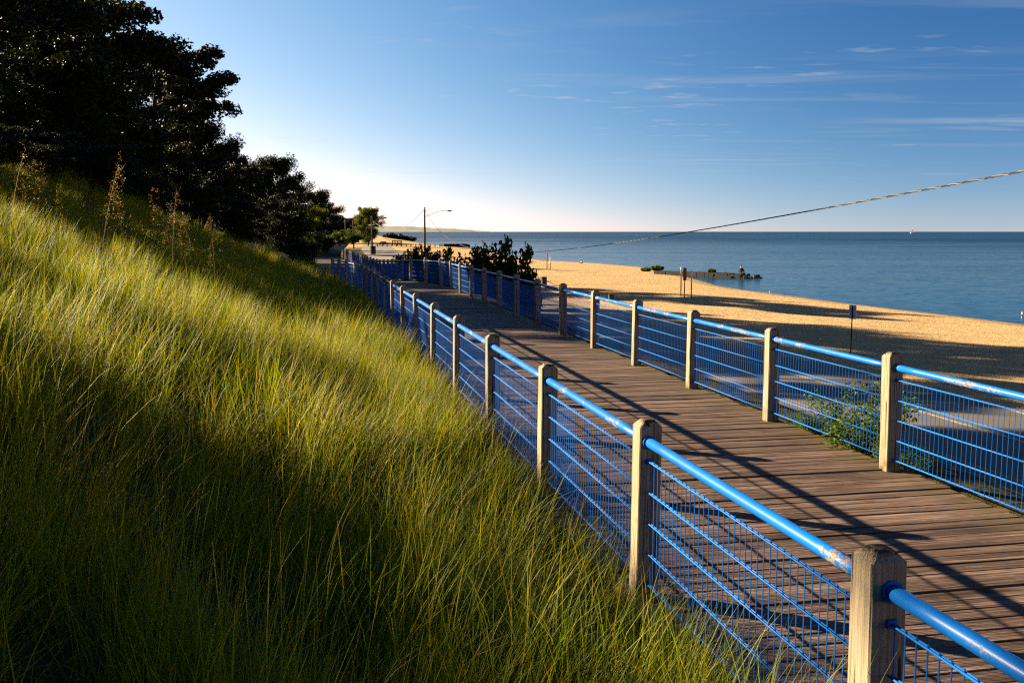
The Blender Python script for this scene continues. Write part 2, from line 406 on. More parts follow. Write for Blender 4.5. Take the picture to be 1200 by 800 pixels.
shore_px = [(1200, 380), (1100, 368), (1000, 356.5), (901, 343.5), (873, 340), (841, 335), (815, 327.5), (796, 322.5), (775, 316.5), (754, 313), (700, 308.5), (640, 305.5), (600, 300), (560, 292.5), (540, 290), (520, 288), (500, 286), (488, 283.5), (474, 281)]
sp_ = [on_z(a, b, SHORE) for a, b in shore_px]
sp_ = sorted([(-60, sp_[0].x + 22), (sp_[0].y - 40, sp_[0].x + 9)] + [(p.y, p.x) for p in sp_])
sy = np.array([p[0] for p in sp_]); sx = np.array([p[1] for p in sp_])
Sx = lambda Y: float(np.interp(Y, sy, sx))
def G(d):
    if d < 0: return 0.
    if d < 2: return .28 * d
    if d < 16: return .56 + .345 * (d - 2)
    if d < 45: return 5.39 + .42 * (d - 16)
    return 17.57 + .15 * (d - 45)
def sst(a, b, x):
    k = min(1, max(0, (x - a) / (b - a))); return k * k * (3 - 2 * k)
def hum(x, y):
    return .15 * math.sin(x * .9 + 1.3 * math.sin(y * .41)) * math.sin(y * .7 + .6) + .05 * math.sin(x * 2.3 + y * 1.7)
def ground_z(X, Y):
    dL = (Lx(Y) - X) * .98; dR = (X - Rx(Y)) * .98; z0 = zd(Y)
    far = 2.3 * sst(400, 560, Y)
    if dL > 0:
        z = z0 - .06 + G(dL) + hum(X, Y) * min(1, dL / 1.5) + .75 * math.exp(-((dL - 9.5) / 2.2) ** 2) * sst(17, 24, Y) * (1 - sst(34, 44, Y))  # last term is an unseen ridge, shaped to shade the upper slope
        if Y > 100: z = ROAD * sst(100, 160, Y) * (1 - sst(0, 12, dL)) + z - z0 * 0
        return z + far * .5
    if dR < 0: return (z0 - .34) if Y < 108 else (z0 - .34 + ROAD * sst(100, 160, Y))
    z = z0 - .12 if Y < 100 else z0 - .12 + (ROAD - z0) * sst(100, 160, Y)
    k = sst(.7, 5.6, dR); z = z * (1 - k) + (ROAD - .012) * k
    e = 16.2
    if dR > e:
        xs = Sx(Y); xe = Rx(Y) + e / .98; w = max(xs - xe, .5); q = (X - xe) / w
        if q < 1: z = (ROAD - .012) + (SHORE - ROAD + .012) * (q ** 1.25) + hum(X * .5, Y * .5) * .5 * min(1, 6 * q) * min(1, 4 * (1 - q))
        else: z = SHORE - min(3., .06 * (X - xs))
        far *= max(0, 1 - q) if q < 1 else 0
    elif Y > 380: pass
    return z + far

# ------------------------------------------------------------------ setting: ground, road, water, headland
def build_ground():
    Ys = list(np.arange(-24, 50, .5)) + list(np.arange(50, 160, 1.25)) + list(np.arange(160, 716, 5))
    left = list(np.arange(0, 18, .5)) + list(np.arange(18, 48, 2)) + [50, 58, 70, 90, 120]
    left = left[::-1]
    V = []; sand = []; wet = []; nc = None
    for Y in Ys:
        l, r, s = Lx(Y), Rx(Y), Sx(Y); row = []
        for d in left: row.append(l - .02 - d / .98)
        for k in (.25, .5, .75): row.append(l + (r - l) * k)
        for d in list(np.arange(0.02, 6.4, .55)) + [7.2, 10, 13, 15.6, 16.2]: row.append(r + d / .98)
        xe = r + 16.2 / .98
        for k in list(np.linspace(.02, .93, 36)) + list(np.linspace(.94, 1, 10)): row.append(xe + (max(s - xe, .5)) * k)
        for d in (1, 3, 8, 20, 60): row.append(max(s, xe + .5) + d)
        nc = len(row)
        for X in row:
            V.append((X, Y, ground_z(X, Y)))
            dR = (X - r) * .98; dL = (l - X) * .98
            a = sst(5.0, 7.0, dR)
            if Y > 300: a = max(a, sst(300, 400, Y) * (1 - sst(6, 14, dL)))
            sand.append(a); wet.append(sst(s - 2.2 - .6 * math.sin(Y * .21) - .4 * math.sin(Y * .57), s - .6, X) if Y < 700 else 0)
    F = []
    for i in range(len(Ys) - 1):
        for j in range(nc - 1):
            a = i * nc + j; F.append((a, a + 1, a + nc + 1, a + nc))
    me = mesh('ground', V, F)
    at = me.attributes.new('sand', 'FLOAT', 'POINT'); at.data.foreach_set('value', sand)
    at = me.attributes.new('wet', 'FLOAT', 'POINT'); at.data.foreach_set('value', wet)
    tag(link('ground', me, M['ground'], smooth=True), kind='structure')
build_ground()
def ribbon(name, d0, d1, y0, y1, z, m, step=2.):
    Ys = np.arange(y0, y1 + .01, step); V = []; F = []
    for Y in Ys:
        r = Rx(Y); V += [(r + d0 / .98, Y, z), (r + (d0 + d1) / 1.96, Y, z + .02 if d1 - d0 > 4 else z), (r + d1 / .98, Y, z)]
    for i in range(len(Ys) - 1):
        a = i * 3; F += [(a, a + 1, a + 4, a + 3), (a + 1, a + 2, a + 5, a + 4)]
    return link(name, mesh(name, V, F), m)
tag(ribbon('road', 5.7, 16.0, -24, 430, ROAD, M['asphalt']), kind='structure')
D0 = 5.37   # distance of the right fence from the eye, across
def stripe(name, D, w, y0, y1, m):
    Ys = np.arange(y0, y1 + .01, 2.); V = []; F = []
    for Y in Ys:
        r = Rx(Y); d = D - D0
        zc = lambda q: ROAD + .02 * (1 - abs(q - 10.85) / 5.15) + .006
        V += [(r + (d - w / 2) / .98, Y, zc(d - w / 2)), (r + (d + w / 2) / .98, Y, zc(d + w / 2))]
    for i in range(len(Ys) - 1): a = i * 2; F.append((a, a + 1, a + 3, a + 2))
    return link(name, mesh(name, V, F), m)
tag(stripe('white_edge_line', 18.5, .13, -24, 250, M['white_line']), kind='structure')
tag(stripe('yellow_centre_line', 15.2, .12, -24, 250, M['yellow_line']), kind='structure')
tag(stripe('yellow_centre_line', 15.5, .12, -24, 250, M['yellow_line']), kind='structure')
tag(stripe('white_edge_line', 12.1, .13, -24, 250, M['white_line']), kind='structure')

def build_water():
    V = []; F = []
    xs = [-900, -200, 0, 60, 200, 800, 3000, 14000]; ys = [-400, 0, 60, 200, 500, 1500, 5000, 14000]
    xs = [-14000, -4000] + xs
    for y in ys:
        for x in xs: V.append((x, y, SHORE))
    n = len(xs)
    for i in range(len(ys) - 1):
        for j in range(n - 1): a = i * n + j; F.append((a, a + 1, a + n + 1, a + n))
    tag(link('lake_water', mesh('lake_water', V, F), M['water']), kind='structure')
build_water()
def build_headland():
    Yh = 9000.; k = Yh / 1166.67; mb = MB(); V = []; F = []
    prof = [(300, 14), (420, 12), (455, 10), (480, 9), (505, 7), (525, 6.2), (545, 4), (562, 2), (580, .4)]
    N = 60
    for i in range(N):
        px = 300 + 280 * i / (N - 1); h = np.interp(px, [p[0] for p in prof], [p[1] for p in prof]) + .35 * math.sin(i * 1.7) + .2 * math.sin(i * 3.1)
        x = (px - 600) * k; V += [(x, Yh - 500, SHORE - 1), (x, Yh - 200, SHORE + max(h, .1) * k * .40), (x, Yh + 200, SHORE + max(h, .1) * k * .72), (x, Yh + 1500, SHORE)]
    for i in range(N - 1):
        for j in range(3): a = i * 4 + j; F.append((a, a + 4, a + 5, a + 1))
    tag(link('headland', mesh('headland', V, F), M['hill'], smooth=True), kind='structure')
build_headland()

# ------------------------------------------------------------------ boardwalk
def build_boardwalk():
    bw = thing('boardwalk', 'weathered brown plank boardwalk curving away between two blue fences', 'boardwalk')
    bw['kind'] = 'structure'
    protos = []
    for k in range(10):
        q = random.Random(k); V = []; F = []
        n = 7; Lh = 1.76 + q.uniform(-.03, .03); w = .0685 + q.uniform(-.002, .001); bow = q.uniform(-.004, .004); cup = q.uniform(-.002, .004)
        for i in range(n):
            x = -Lh + 2 * Lh * i / (n - 1); zz = bow * (1 - (2 * i / (n - 1) - 1) ** 2) + q.uniform(-.0015, .0015); dy = q.uniform(-.0015, .0015)
            V += [(x, -w + dy, -.04), (x, -w + dy, zz - .004), (x, -w + .006 + dy, zz + cup), (x, w - .006 + dy, zz + cup * q.uniform(.3, 1)), (x, w + dy, zz - .004), (x, w + dy, -.04)]
        for i in range(n - 1):
            for j in range(5): a = i * 6 + j; F.append((a, a + 6, a + 7, a + 1))
        F += [(0, 1, 2, 3, 4, 5), tuple((n - 1) * 6 + j for j in (5, 4, 3, 2, 1, 0))]
        me = mesh('plank', V, F); me.materials.append(M['plank']); protos.append(me)
    # march along the centre line
    Y = -1.2; pitch = .146; k = 0; rest = MB()
    ctr = lambda y: Vector(((Lx(y) + Rx(y)) / 2, y, 0))
    while Y < 108:
        c = ctr(Y - .335); c0, c1 = ctr(Y - 1.5), ctr(Y + 1.5); d = (c1 - c0).normalized(); a = math.atan2(d.y, d.x) - math.pi / 2
        wgap = (Rx(Y) - Lx(Y)) * abs(d.y); sc = (wgap + .26) / 3.52
        z = zd(Y) + rnd.uniform(-.003, .003)
        cx = (Lx(Y) + Rx(Y)) / 2
        if k < 300:
            o = link('plank', rnd.choice(protos), None, bw); o.location = (cx, Y, z); o.rotation_euler = (0, 0, a + rnd.uniform(-.0025, .0025) + (math.pi if rnd.random() < .5 else 0)); o.scale = (sc, 1, 1)
        else:
            rest.box((cx, Y, z - .02), (3.52 * sc, .137, .04), Matrix.Rotation(a, 3, 'Z'))
        Y += pitch * abs(d.y); k += 1
    o = rest.build('far_planks', M['plank'], bw); o['kind'] = 'stuff'
    for fn, sgn in ((Lx, -1), (Rx, 1)):
        pts = [(fn(y) + sgn * .05, y, zd(y) - .155) for y in np.arange(-1.2, 108, 1.5)]
        mb = MB(); V = []; F = []
        for p in pts:
            V += [(p[0] - .03, p[1], p[2] - .11), (p[0] + .03, p[1], p[2] - .11), (p[0] + .03, p[1], p[2] + .11), (p[0] - .03, p[1], p[2] + .11)]
        for i in range(len(pts) - 1):
            for j in range(4): a = i * 4; F.append((a + j, a + (j + 1) % 4, a + 4 + (j + 1) % 4, a + 4 + j))
        F += [(0, 1, 2, 3), tuple(len(V) - 1 - j for j in range(4))]
        link('edge_beam', mesh('edge_beam', V, F), M['beam'], bw)
build_boardwalk()

# ------------------------------------------------------------------ fences
def post_mesh(k):
    q = random.Random(k + 50); s = .069; c = .016; ch = .028
    prof = []
    def ring(z, s_, c_): return [(s_, -s_ + c_, z), (s_, s_ - c_, z), (s_ - c_, s_, z), (-s_ + c_, s_, z), (-s_, s_ - c_, z), (-s_, -s_ + c_, z), (-s_ + c_, -s_, z), (s_ - c_, -s_, z)]
    V = []; rings = [(-.5, s, .007), (.02, s, .007), (.55, s * (1 + q.uniform(-.01, .01)), .007), (1.060, s, .007), (1.064, s - .003, .007), (1.094, s - .031, .008), (1.097, s - .036, .008)]
    for z, s_, c_ in rings: V += [(x + q.uniform(-.001, .001), y + q.uniform(-.001, .001), zz + (q.uniform(-.003, .003) if z > 1 else 0)) for x, y, zz in ring(z, s_, c_)]
    F = []
    for i in range(len(rings) - 1):
        for j in range(8): a = i * 8; F.append((a + j, a + (j + 1) % 8, a + 8 + (j + 1) % 8, a + 8 + j))
    F.append(tuple((len(rings) - 1) * 8 + j for j in range(8)))
    return mesh('post', V, F)
POSTS = [post_mesh(k) for k in range(5)]
BAY = 2.34
def wire_box(p, q, r):
    return MB().tube([p, q], r, 5)
# unit meshes along +X, length BAY, z measured from the deck
rail_me = MB().tube([(x, 0, .962) for x in np.linspace(-.07, BAY + .07, 8)], .030, 18).mesh('handrail')
collar_me = MB().tube([(.0, 0, .962), (.012, 0, .962)], .041, 18).mesh('collar')
HZ = [.105, .291, .477, .663, .849]
hw_me = MB().tube([(.012, 0, 0), (BAY - .012, 0, 0)], .0042, 6).mesh('horizontal_wire')
mb = MB()
for z in HZ:
    for y in (-.0065, .0065): mb.tube([(.012, y, z), (BAY - .012, y, z)], .0042, 5)
hws_me = mb.mesh('horizontal_wires')
vw_me = MB().tube([(0, 0, .09), (0, 0, .862)], .0030, 5).mesh('vertical_wire')
NV = 38
VX = [.03 + (BAY - .06) * i / (NV - 1) for i in range(NV)]
mb = MB()
for x in VX: mb.tube([(x, 0, .09), (x, 0, .862)], .0030, 4, False)
vws_me = mb.mesh('vertical_wires')
clip_me = MB().box((0, 0, 0), (.02, .035, .03)).mesh('clip')
for me, m in ((rail_me, 'rail'), (collar_me, 'wire'), (hw_me, 'wire'), (vw_me, 'wire'), (vws_me, 'wire'), (clip_me, 'wire'), (hws_me, 'wire')): me.materials.append(M[m])
for me in POSTS: me.materials.append(M['post'])
for me in (rail_me, collar_me, hw_me): me.polygons.foreach_set('use_smooth', [len(p.vertices) == 4 for p in me.polygons])

def build_fence(fn, y0, step, n, label, detail):
    ft = thing('blue_fence', label, 'fence', group='blue fences lining the boardwalk')
    P = [Vector((fn(y0 + i * step), y0 + i * step, zd(y0 + i * step))) for i in range(n)]
    q = random.Random(n)
    for i, p in enumerate(P):
        a, b_ = P[max(i - 1, 0)], P[min(i + 1, n - 1)]; ang = math.atan2(b_.y - a.y, b_.x - a.x)
        o = link('post', POSTS[i % 5], None, ft); o.location = p + Vector((0, 0, q.uniform(-.012, .012)))
        o.rotation_euler = (q.uniform(-.014, .014), q.uniform(-.014, .014), ang + q.choice((0, 1, 2, 3)) * math.pi / 2)
    for i in range(n - 1):
        a, b_ = P[i], P[i + 1]; d = b_ - a; ln = d.length; dn = d.normalized(); bl = ln - .138
        rz = math.atan2(d.y, d.x); ry = -math.asin(dn.z); st = a + dn * .069; sc = bl / BAY
        def put(name, me, par):
            o = link(name, me, None, par); o.location = st; o.rotation_euler = (0, ry, rz); o.scale = (sc, 1, 1); return o
        r = put('handrail', rail_me, ft)
        for x in (0, BAY - .012): link('collar', collar_me, None, r).location = (x, 0, 0)
        w = put('wire_panel', None, ft)
        for x in (.008, BAY - .008):
            for z in (HZ[0], HZ[4]): link('clip', clip_me, None, w).location = (x, 0, z)
        ymid = (a.y + b_.y) / 2
        if i < 14:
            for z in HZ:
                for y in (-.0065, .0065): link('horizontal_wire', hw_me, None, w).location = (0, y, z)
        else:
            h = link('horizontal_wires', hws_me, None, w); h['kind'] = 'stuff'
        if i in detail:
            for x in VX:
                v = link('vertical_wire', vw_me, None, w); v.location = (x, 0, 0)
        else:
            v = link('vertical_wires', vws_me, None, w); v['kind'] = 'stuff'
    return ft
build_fence(Lx, 3.4 - 2 * 2.443, 2.443, 20, 'nearer blue wire fence with wooden posts, running along the edge of the grassy dune', (1, 2, 3, 4))
build_fence(Rx, 9.07 - 3 * 2.42, 2.42, 42, 'farther blue wire fence with wooden posts, on the beach and road side of the boardwalk', (2, 3, 4))

# ------------------------------------------------------------------ trees and bushes
def leaf_quads(rng, centers, n, spread, size, flat=.6):
    c = np.repeat(centers, n, 0); N = len(c); sp = np.repeat(spread, n)[:, None] if hasattr(spread, '__len__') else spread
    g = rng.normal(size=(N, 3)); g /= np.linalg.norm(g, axis=1, keepdims=True); g *= rng.random((N, 1)) ** .55
    c = c + g * sp * np.array([1, 1, flat])
    a = rng.normal(size=(N, 3)); a[:, 2] *= .6; a /= np.linalg.norm(a, axis=1, keepdims=True)
    b = np.cross(a, rng.normal(size=(N, 3))); b /= np.linalg.norm(b, axis=1, keepdims=True)
    s = size * (.6 + .8 * rng.random((N, 1)))
    return np.stack([c - a * s, c + b * s * .55, c + a * s, c - b * s * .55], 1)
def make_tree(seed, H=18., R=6., low=.22, n_limb=13, nleaf=230, lsize=.21, reach=None, flat=.6):
    rng = np.random.default_rng(seed); q = random.Random(seed)
    tr = MB(); tips = []; spr = []
    lean = Vector((q.uniform(-.06, .06), q.uniform(-.06, .06), 0))
    tp = [Vector((0, 0, -1.2))] + [Vector((lean.x * z + .15 * math.sin(z * .7 + seed), lean.y * z + .15 * math.cos(z * .5 + seed), z)) for z in np.linspace(.5, H * .9, 8)]
    tr.tube(tp, [H * .024] + [H * .021 * (1 - .85 * i / 7) for i in range(8)], 8)
    for k in range(n_limb):
        fz = low + (.92 - low) * (k + q.random() * .6) / n_limb
        zz = fz * H; b0 = Vector((lean.x * zz, lean.y * zz, zz)); az = k * 2.4 + q.uniform(-.5, .5)
        prof = math.sin(math.pi * min(1, max(.12, (fz - low * .6) / (1.06 - low * .6)))) ** .55
        ln = R * prof * q.uniform(.72, 1.12)
        if reach and k in reach: az, ln = reach[k]
        up = q.uniform(.12, .5) + fz * .35
        pts = [b0 + Vector((math.cos(az + .25 * f_ * q.uniform(-1, 1)) * ln * f_, math.sin(az) * ln * f_, ln * up * (f_ - .3 * f_ * f_))) for f_ in (0, .3, .6, 1)]
        tr.tube(pts, [H * .0085, H * .006, H * .004, H * .0012], 5)
        for f_ in (.42, .62, .8, 1.0):
            i = min(2, int(f_ * 3)); p = pts[0].lerp(pts[3], f_) if i < 1 else pts[i].lerp(pts[min(i + 1, 3)], f_ * 3 - i)
            m = 3 if f_ < .95 else 2
            for _ in range(m):
                side = Vector((q.uniform(-1, 1), q.uniform(-1, 1), q.uniform(-.25, .55))) * (R * .22 * (1.15 - .35 * f_))
                e = p + side; tr.tube([p, p.lerp(e, .5) + Vector((0, 0, .08)), e], [H * .003, H * .002, H * .0008], 4)
                tips.append(e); spr.append(R * q.uniform(.15, .27))
    for _ in range(6):
        e = Vector((lean.x * H + q.uniform(-1, 1) * R * .25, lean.y * H + q.uniform(-1, 1) * R * .25, H * q.uniform(.88, 1.0))); tips.append(e); spr.append(R * .2)
    lv = leaf_quads(rng, np.array([tuple(e) for e in tips]), nleaf, np.array(spr), lsize, flat)
    return tr.mesh('trunk'), quads_mesh('crown', lv)
TREES = {}
for nm, kw in dict(tall=dict(seed=3, R=6.8, low=.12), broad=dict(seed=11, R=7.6, low=.1),
                   reach=dict(seed=23, R=6.0, low=.2, reach={7: (-.25, 8.2), 5: (.1, 7.4), 9: (-.1, 6.6)}),
                   low=dict(seed=31, R=7.5, low=.03, n_limb=18, flat=1.), round=dict(seed=47, R=7.2, low=.1, n_limb=17, flat=1.)).items():
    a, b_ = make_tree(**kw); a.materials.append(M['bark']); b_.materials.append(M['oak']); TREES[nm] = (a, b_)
ll = TREES['round'][1].copy(); ll.materials.clear(); ll.materials.append(M['sunlit_leaf']); TREES['light'] = (TREES['round'][0], ll)
def tree(kind, X, Y, h, label, wide=1., rz=0, group='dark trees on the dune hillside', name='tree', z=None):
    g = ground_z(X, Y) if z is None else z
    t_ = thing(name, label, 'tree', (X, Y, g), rz, group); s = h / 18.; t_.scale = (s * wide, s * wide, s)
    a, b_ = TREES[kind]
    link('trunk', a, None, t_); link('crown', b_, None, t_)
    return t_
def tree_px(kind, px, Y, top, label, wide=1., rz=0, **kw):
    X = (px - 600) / 1166.67 * Y * 1.0; top_z = EYE + (271 - top) / 1166.67 * Y
    g = ground_z(X, Y)
    return tree(kind, X, Y, max(top_z - g, 2.) / 1.10, label, wide, rz, **kw)
for a in [
    ('broad', 15, 56, -60, 'dark spreading tree at the upper left corner of the photo', 1.0, .4),
    ('tall', 118, 72, -48, 'tallest dark tree, its crown cut by the top edge right of the sky notch', .95, 1.9),
    ('round', 70, 60, 40, 'dark tree low in front of the tallest tree on the hillside', 1.0, .9),
    ('reach', 182, 104, 34, 'dark tree with long ragged branches reaching right against the sky', .95, .15),
    ('broad', 150, 88, 70, 'dark rounded tree between the tallest tree and the long-branched one', .9, 2.2),
    ('low', 245, 118, 142, 'dark bushy tree below the long ragged branches', .95, .3),
    ('round', 272, 135, 165, 'dark tree just left of the dip in the hillside skyline', .8, 3.),
    ('round', 318, 175, 180, 'dark tree with a pointed crown right of the skyline dip', .95, 1.2),
    ('round', 336, 200, 208, 'dark tree on the falling skyline, second from the dip', 1.15, .5),
    ('low', 362, 240, 222, 'dark tree on the falling skyline, third from the dip', 1.15, 4.),
    ('low', 382, 290, 238, 'last dark tree at the lower end of the falling hillside skyline', 1.1, 2.),
    ('broad', 212, 114, 66, 'dark tree filling the wooded skyline below the long ragged branches', .95, 1.4),
    ('low', 92, 82, 12, 'dark tree closing the gap behind the tallest tree', 1.15, .7),
    ('low', 40, 66, -10, 'dark tree behind the corner tree, left of the sky notch', 1.1, 2.9),
    ('low', 290, 140, 190, 'dark tree filling the skyline dip between the two wooded humps', 1.2, 5.),
    ('low', 335, 165, 235, 'low dark tree under the second tree of the falling skyline', 1.5, 2.),
    ('low', 70, 58, 105, 'low dark tree above the grass, left of the tall golden stalk', 1.2, 3.2),
    ('low', 160, 80, 150, 'low dark tree between the golden stalk and the foot of the wooded slope', 1.2, .9),
    ('low', -40, 46, 90, 'low dark tree cut by the left edge of the photo', 1.2, 2.2),
    ('low', 260, 110, 200, 'low dark tree at the foot of the slope below the ragged branches', 1.2, 4.6),
    ('low', 20, 50, 110, 'low dark tree above the grass at the left edge of the photo', 1.1, .2),
    ('low', 120, 66, 130, 'low dark tree above the tall golden grass stalk', 1.1, 1.5),
    ('low', 200, 92, 170, 'low dark tree at the foot of the wooded slope', 1.1, 2.6),
    ('low', 310, 150, 225, 'low dark tree under the pointed crown', 1.1, .8),
    ('low', 100, 47, 196, 'low dark thicket added to darken the upper bank behind the tallest golden stalk', 1.6, 2.4),  # bank thickets put in to deepen the shade there
    ('low', 165, 52, 200, 'low dark thicket added to darken the upper bank right of the golden stalks', 1.6, .3),
    ('low', 232, 66, 218, 'low dark thicket added to darken the bank below the rounded wooded hump', 1.6, 4.1),
    ('low', 285, 90, 232, 'low dark thicket added to darken the bank below the skyline dip', 1.6, 1.1),
    ('low', 354, 62, 284, 'low dark thicket beside the far bend of the nearer fence', 1.5, 1.9),
    ('low', 330, 125, 246, 'low dark thicket added to darken the foot of the falling skyline', 1.6, 3.3),
]: tree_px(*a)
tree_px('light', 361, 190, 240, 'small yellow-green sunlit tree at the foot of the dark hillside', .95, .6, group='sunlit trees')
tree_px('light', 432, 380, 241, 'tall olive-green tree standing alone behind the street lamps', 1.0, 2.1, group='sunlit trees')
for px, Y, tp, lb in ((399, 430, 250, 'dark far tree right behind the first thin lamp post'), (411, 440, 254, 'dark far tree between the two thin lamp posts'), (421, 450, 251, 'dark far tree touching the left side of the lone olive tree')):
    tree_px('round', px, Y, tp, lb, 1.2, px, group='far trees beyond the car park')
# trees up the dune to the left: they stand between the sun and the slope
k = 0
for u, s_, h, kind, lb in [(-11, 26, 13, 'low', 'dense tree up the dune behind the camera'), (-20, 28, 14, 'broad', 'spreading tree up the dune farthest behind the camera'),
                       (1.2, 33, 6, 'low', 'smallest tree up the dune, left of the sunlit gap'), (22.2, 34, 9, 'low', 'low tree at the far side of the sunlit gap'), (26, 42, 9, 'low', 'low tree lowest on the dune past the sunlit gap'),
                       (25.5, 40, 12, 'broad', 'spreading tree past the sunlit gap, just beyond the left edge'), (34, 46, 5, 'low', 'dense tree on the dune below the spreading corner tree'), (26.5, 50, 13, 'round', 'round tree highest up the dune behind the sunlit gap')]:
    X = -.898 * s_ + .438 * u; Y = .438 * s_ + .898 * u
    tree(kind, X, Y, h, lb, 1.0, u, group='trees up the dune beside the grass')

def make_bush(seed, R=1., H=1.2, nst=16, nleaf=34, lsize=.035, spread=.16):
    rng = np.random.default_rng(seed); q = random.Random(seed); st = MB(); tips = []
    for k in range(nst):
        az = k * 2.4 + q.uniform(-.4, .4); r = R * q.uniform(.25, 1.); h = H * q.uniform(.55, 1.05) * (1 - .35 * (r / R) ** 2)
        e = Vector((math.cos(az) * r, math.sin(az) * r, h)); b0 = Vector((math.cos(az) * R * .12, math.sin(az) * R * .12, -.15))
        md = b0.lerp(e, .5) + Vector((0, 0, .12 * H))
        st.tube([b0, md, e], [.012 * H, .008 * H, .003 * H], 4)
        for f_ in (.3, .5, .7, .85, 1.0):
            p = b0.lerp(md, f_ * 2) if f_ < .5 else md.lerp(e, f_ * 2 - 1); tips.append(tuple(p + Vector((q.uniform(-.1, .1), q.uniform(-.1, .1), q.uniform(-.05, .1))) * R))
    lv = leaf_quads(rng, np.array(tips), nleaf, spread * R, lsize, .9)
    return st.mesh('stems'), quads_mesh('foliage', lv)
def bush(pr, X, Y, z, sc, label, group, rz=0, mt=None, sz=1., name='bush'):
    b_ = thing(name, label, 'bush', (X, Y, z), rz, group); b_.scale = (sc, sc, sc * sz)
    st = link('stems', pr[0], None, b_); fo = link('foliage', pr[1], None, b_)
    return b_
near_b = make_bush(5, .75, .95, 22, 46, .024, .2); far_b = make_bush(9, 1.5, 2.0, 30, 46, .075, .17); low_b = make_bush(13, 1.6, .9, 22, 60, .12, .26)
for pr, lf in ((near_b, 'fresh'), (far_b, 'bush'), (low_b, 'bush')): pr[0].materials.append(M['stem']); pr[1].materials.append(M[lf])
low_f = tuple(m.copy() for m in low_b); low_f[1].materials.clear(); low_f[1].materials.append(M['fresh'])
dlow = tuple(m.copy() for m in low_b); dlow[1].materials.clear(); dlow[1].materials.append(M['oak'])
dk = tuple(m.copy() for m in far_b); dk[1].materials.clear(); dk[1].materials.append(M['scrub'])
bush(near_b, 3.70, 10.3, -.15, 0.85, 'leafy green bush growing up against the blue fence at the deck edge', 'bushes by the deck edge', .3)
bush(near_b, 3.78, 9.55, -.2, .40, 'smaller green bush behind the fence, right of the tall post', 'bushes by the deck edge', 2.)
bush(near_b, 3.35, 11.0, -.1, .35, 'little weed sprouting at the deck edge beside the leafy bush', 'bushes by the deck edge', 4.)
for u, s_, h, lb in ((-3.4, 22, 2.05, 'unseen dune bush added for shade, first and nearest of the row'), (-.8, 22.3, 2.1, 'unseen dune bush added for shade, second of the row'), (1.2, 22, 1.95, 'unseen dune bush added for shade, third of the row'),
                     (3.2, 22, 1.5, 'unseen dune bush added for shade, last of the row before the sunlit gap'), (6.2, 22, 1.42, 'small unseen dune bush added for shade at the near edge of the sunlit gap'), (8.7, 22, 1.05, 'smaller unseen dune bush added for shade in the middle of the sunlit gap'), (13.9, 22, 1.15, 'low unseen dune shrub added for shade just past the sunlit gap'), (15.4, 22, 1.05, 'low unseen dune shrub added for shade, second past the sunlit gap'),
                     (16.9, 22.5, .9, 'low dune shrub added for shade, third past the sunlit gap'), (18.4, 23, .85, 'low dark shrub on the upper slope by the left seed stalks'), (20., 25, 1.2, 'low dark shrub on the upper slope above the left seed stalks'), (21.8, 25, 1.35, 'low dark shrub on the upper slope behind the tallest seed stalk'), (23.8, 27, 1.5, 'larger dark shrub on the upper slope right of the tallest seed stalk')):
    tree('low', -.898 * s_ + .438 * u, .438 * s_ + .898 * u, h, lb, 2.6, u, group='dune bushes beyond the left edge', name='shading_dune_bush')  # bushes added and sized to shade the slope, most of them unseen
for px, Y, top, sc, lb in ((580, 47, 281, .95, 'big dark bush with spiky shoots above the far fence'), (556, 52, 288, .95, 'left half of the dark bushes behind the far fence, smaller and rounder'), (605, 46, 290, .9, 'low dark bush beside the big spiky bush'),
                           (497, 62, 287, .8, 'dark bush at the foot of the main lamp pole'), (517, 60, 291, .85, 'dark bush right of the main lamp pole'), (481, 64, 291, .7, 'small dark bush left of the main lamp pole')):
    X = (px - 600) / 1166.67 * Y; tz = EYE + (271 - top) / 1166.67 * Y; g = ground_z(X, Y); hgt = tz - g
    bush(dk, X, Y, g, sc * 1.25, lb, 'dark bushes behind the far fence', px, sz=max(.3, hgt / 2.1 / (sc * 1.25)))

# ------------------------------------------------------------------ dune grass
def make_clump(seed, nb, R, lmin, lmax, width, lean, straw=.15):
    rng = np.random.default_rng(seed); V = []; F = []; tint = []; along = []
    seg = 5
    for k in range(nb):
        a = rng.random() * 2 * math.pi; r = R * math.sqrt(rng.random()); bx, by = r * math.cos(a), r * math.sin(a)
        ln = rng.uniform(lmin, lmax); w = width * rng.uniform(.7, 1.25)
        az = rng.normal(0.2, 1.05) if rng.random() < .85 else rng.random() * 6.28
        th0 = abs(rng.normal(.22, .20)); bend = max(.05, rng.normal(lean, .42)); th0 = rng.uniform(.7, 1.25) if rng.random() < .10 else th0; tn = rng.random() * .62 if rng.random() > straw else rng.uniform(.75, 1.)
        dirh = np.array([math.cos(az), math.sin(az), 0]); tw = rng.uniform(-.9, .9)
        sd = np.array([-math.sin(az + tw), math.cos(az + tw), 0])
        p = np.array([bx, by, -.06]); n0 = len(V)
        for i in range(seg + 1):
            f_ = i / seg; th = th0 + bend * f_ ** 1.4; ww = w * (1 - f_ ** 2.2) * .5
            if i == seg: V.append(tuple(p)); tint.append(tn); along.append(1.)
            else:
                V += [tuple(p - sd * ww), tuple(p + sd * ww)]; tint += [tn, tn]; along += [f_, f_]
            p = p + (dirh * math.sin(th) + np.array([0, 0, math.cos(th)])) * ln / seg
        for i in range(seg - 1): b0 = n0 + 2 * i; F.append((b0, b0 + 1, b0 + 3, b0 + 2))
        b0 = n0 + 2 * (seg - 1); F.append((b0, b0 + 1, b0 + 2))
    me = mesh('grass_clump', V, F)
    for nm, d in (('tint', tint), ('along', along)):
        at = me.attributes.new(nm, 'FLOAT', 'POINT'); at.data.foreach_set('value', d)
    me.materials.append(M['grass']); me.polygons.foreach_set('use_smooth', [True] * len(me.polygons)); return me
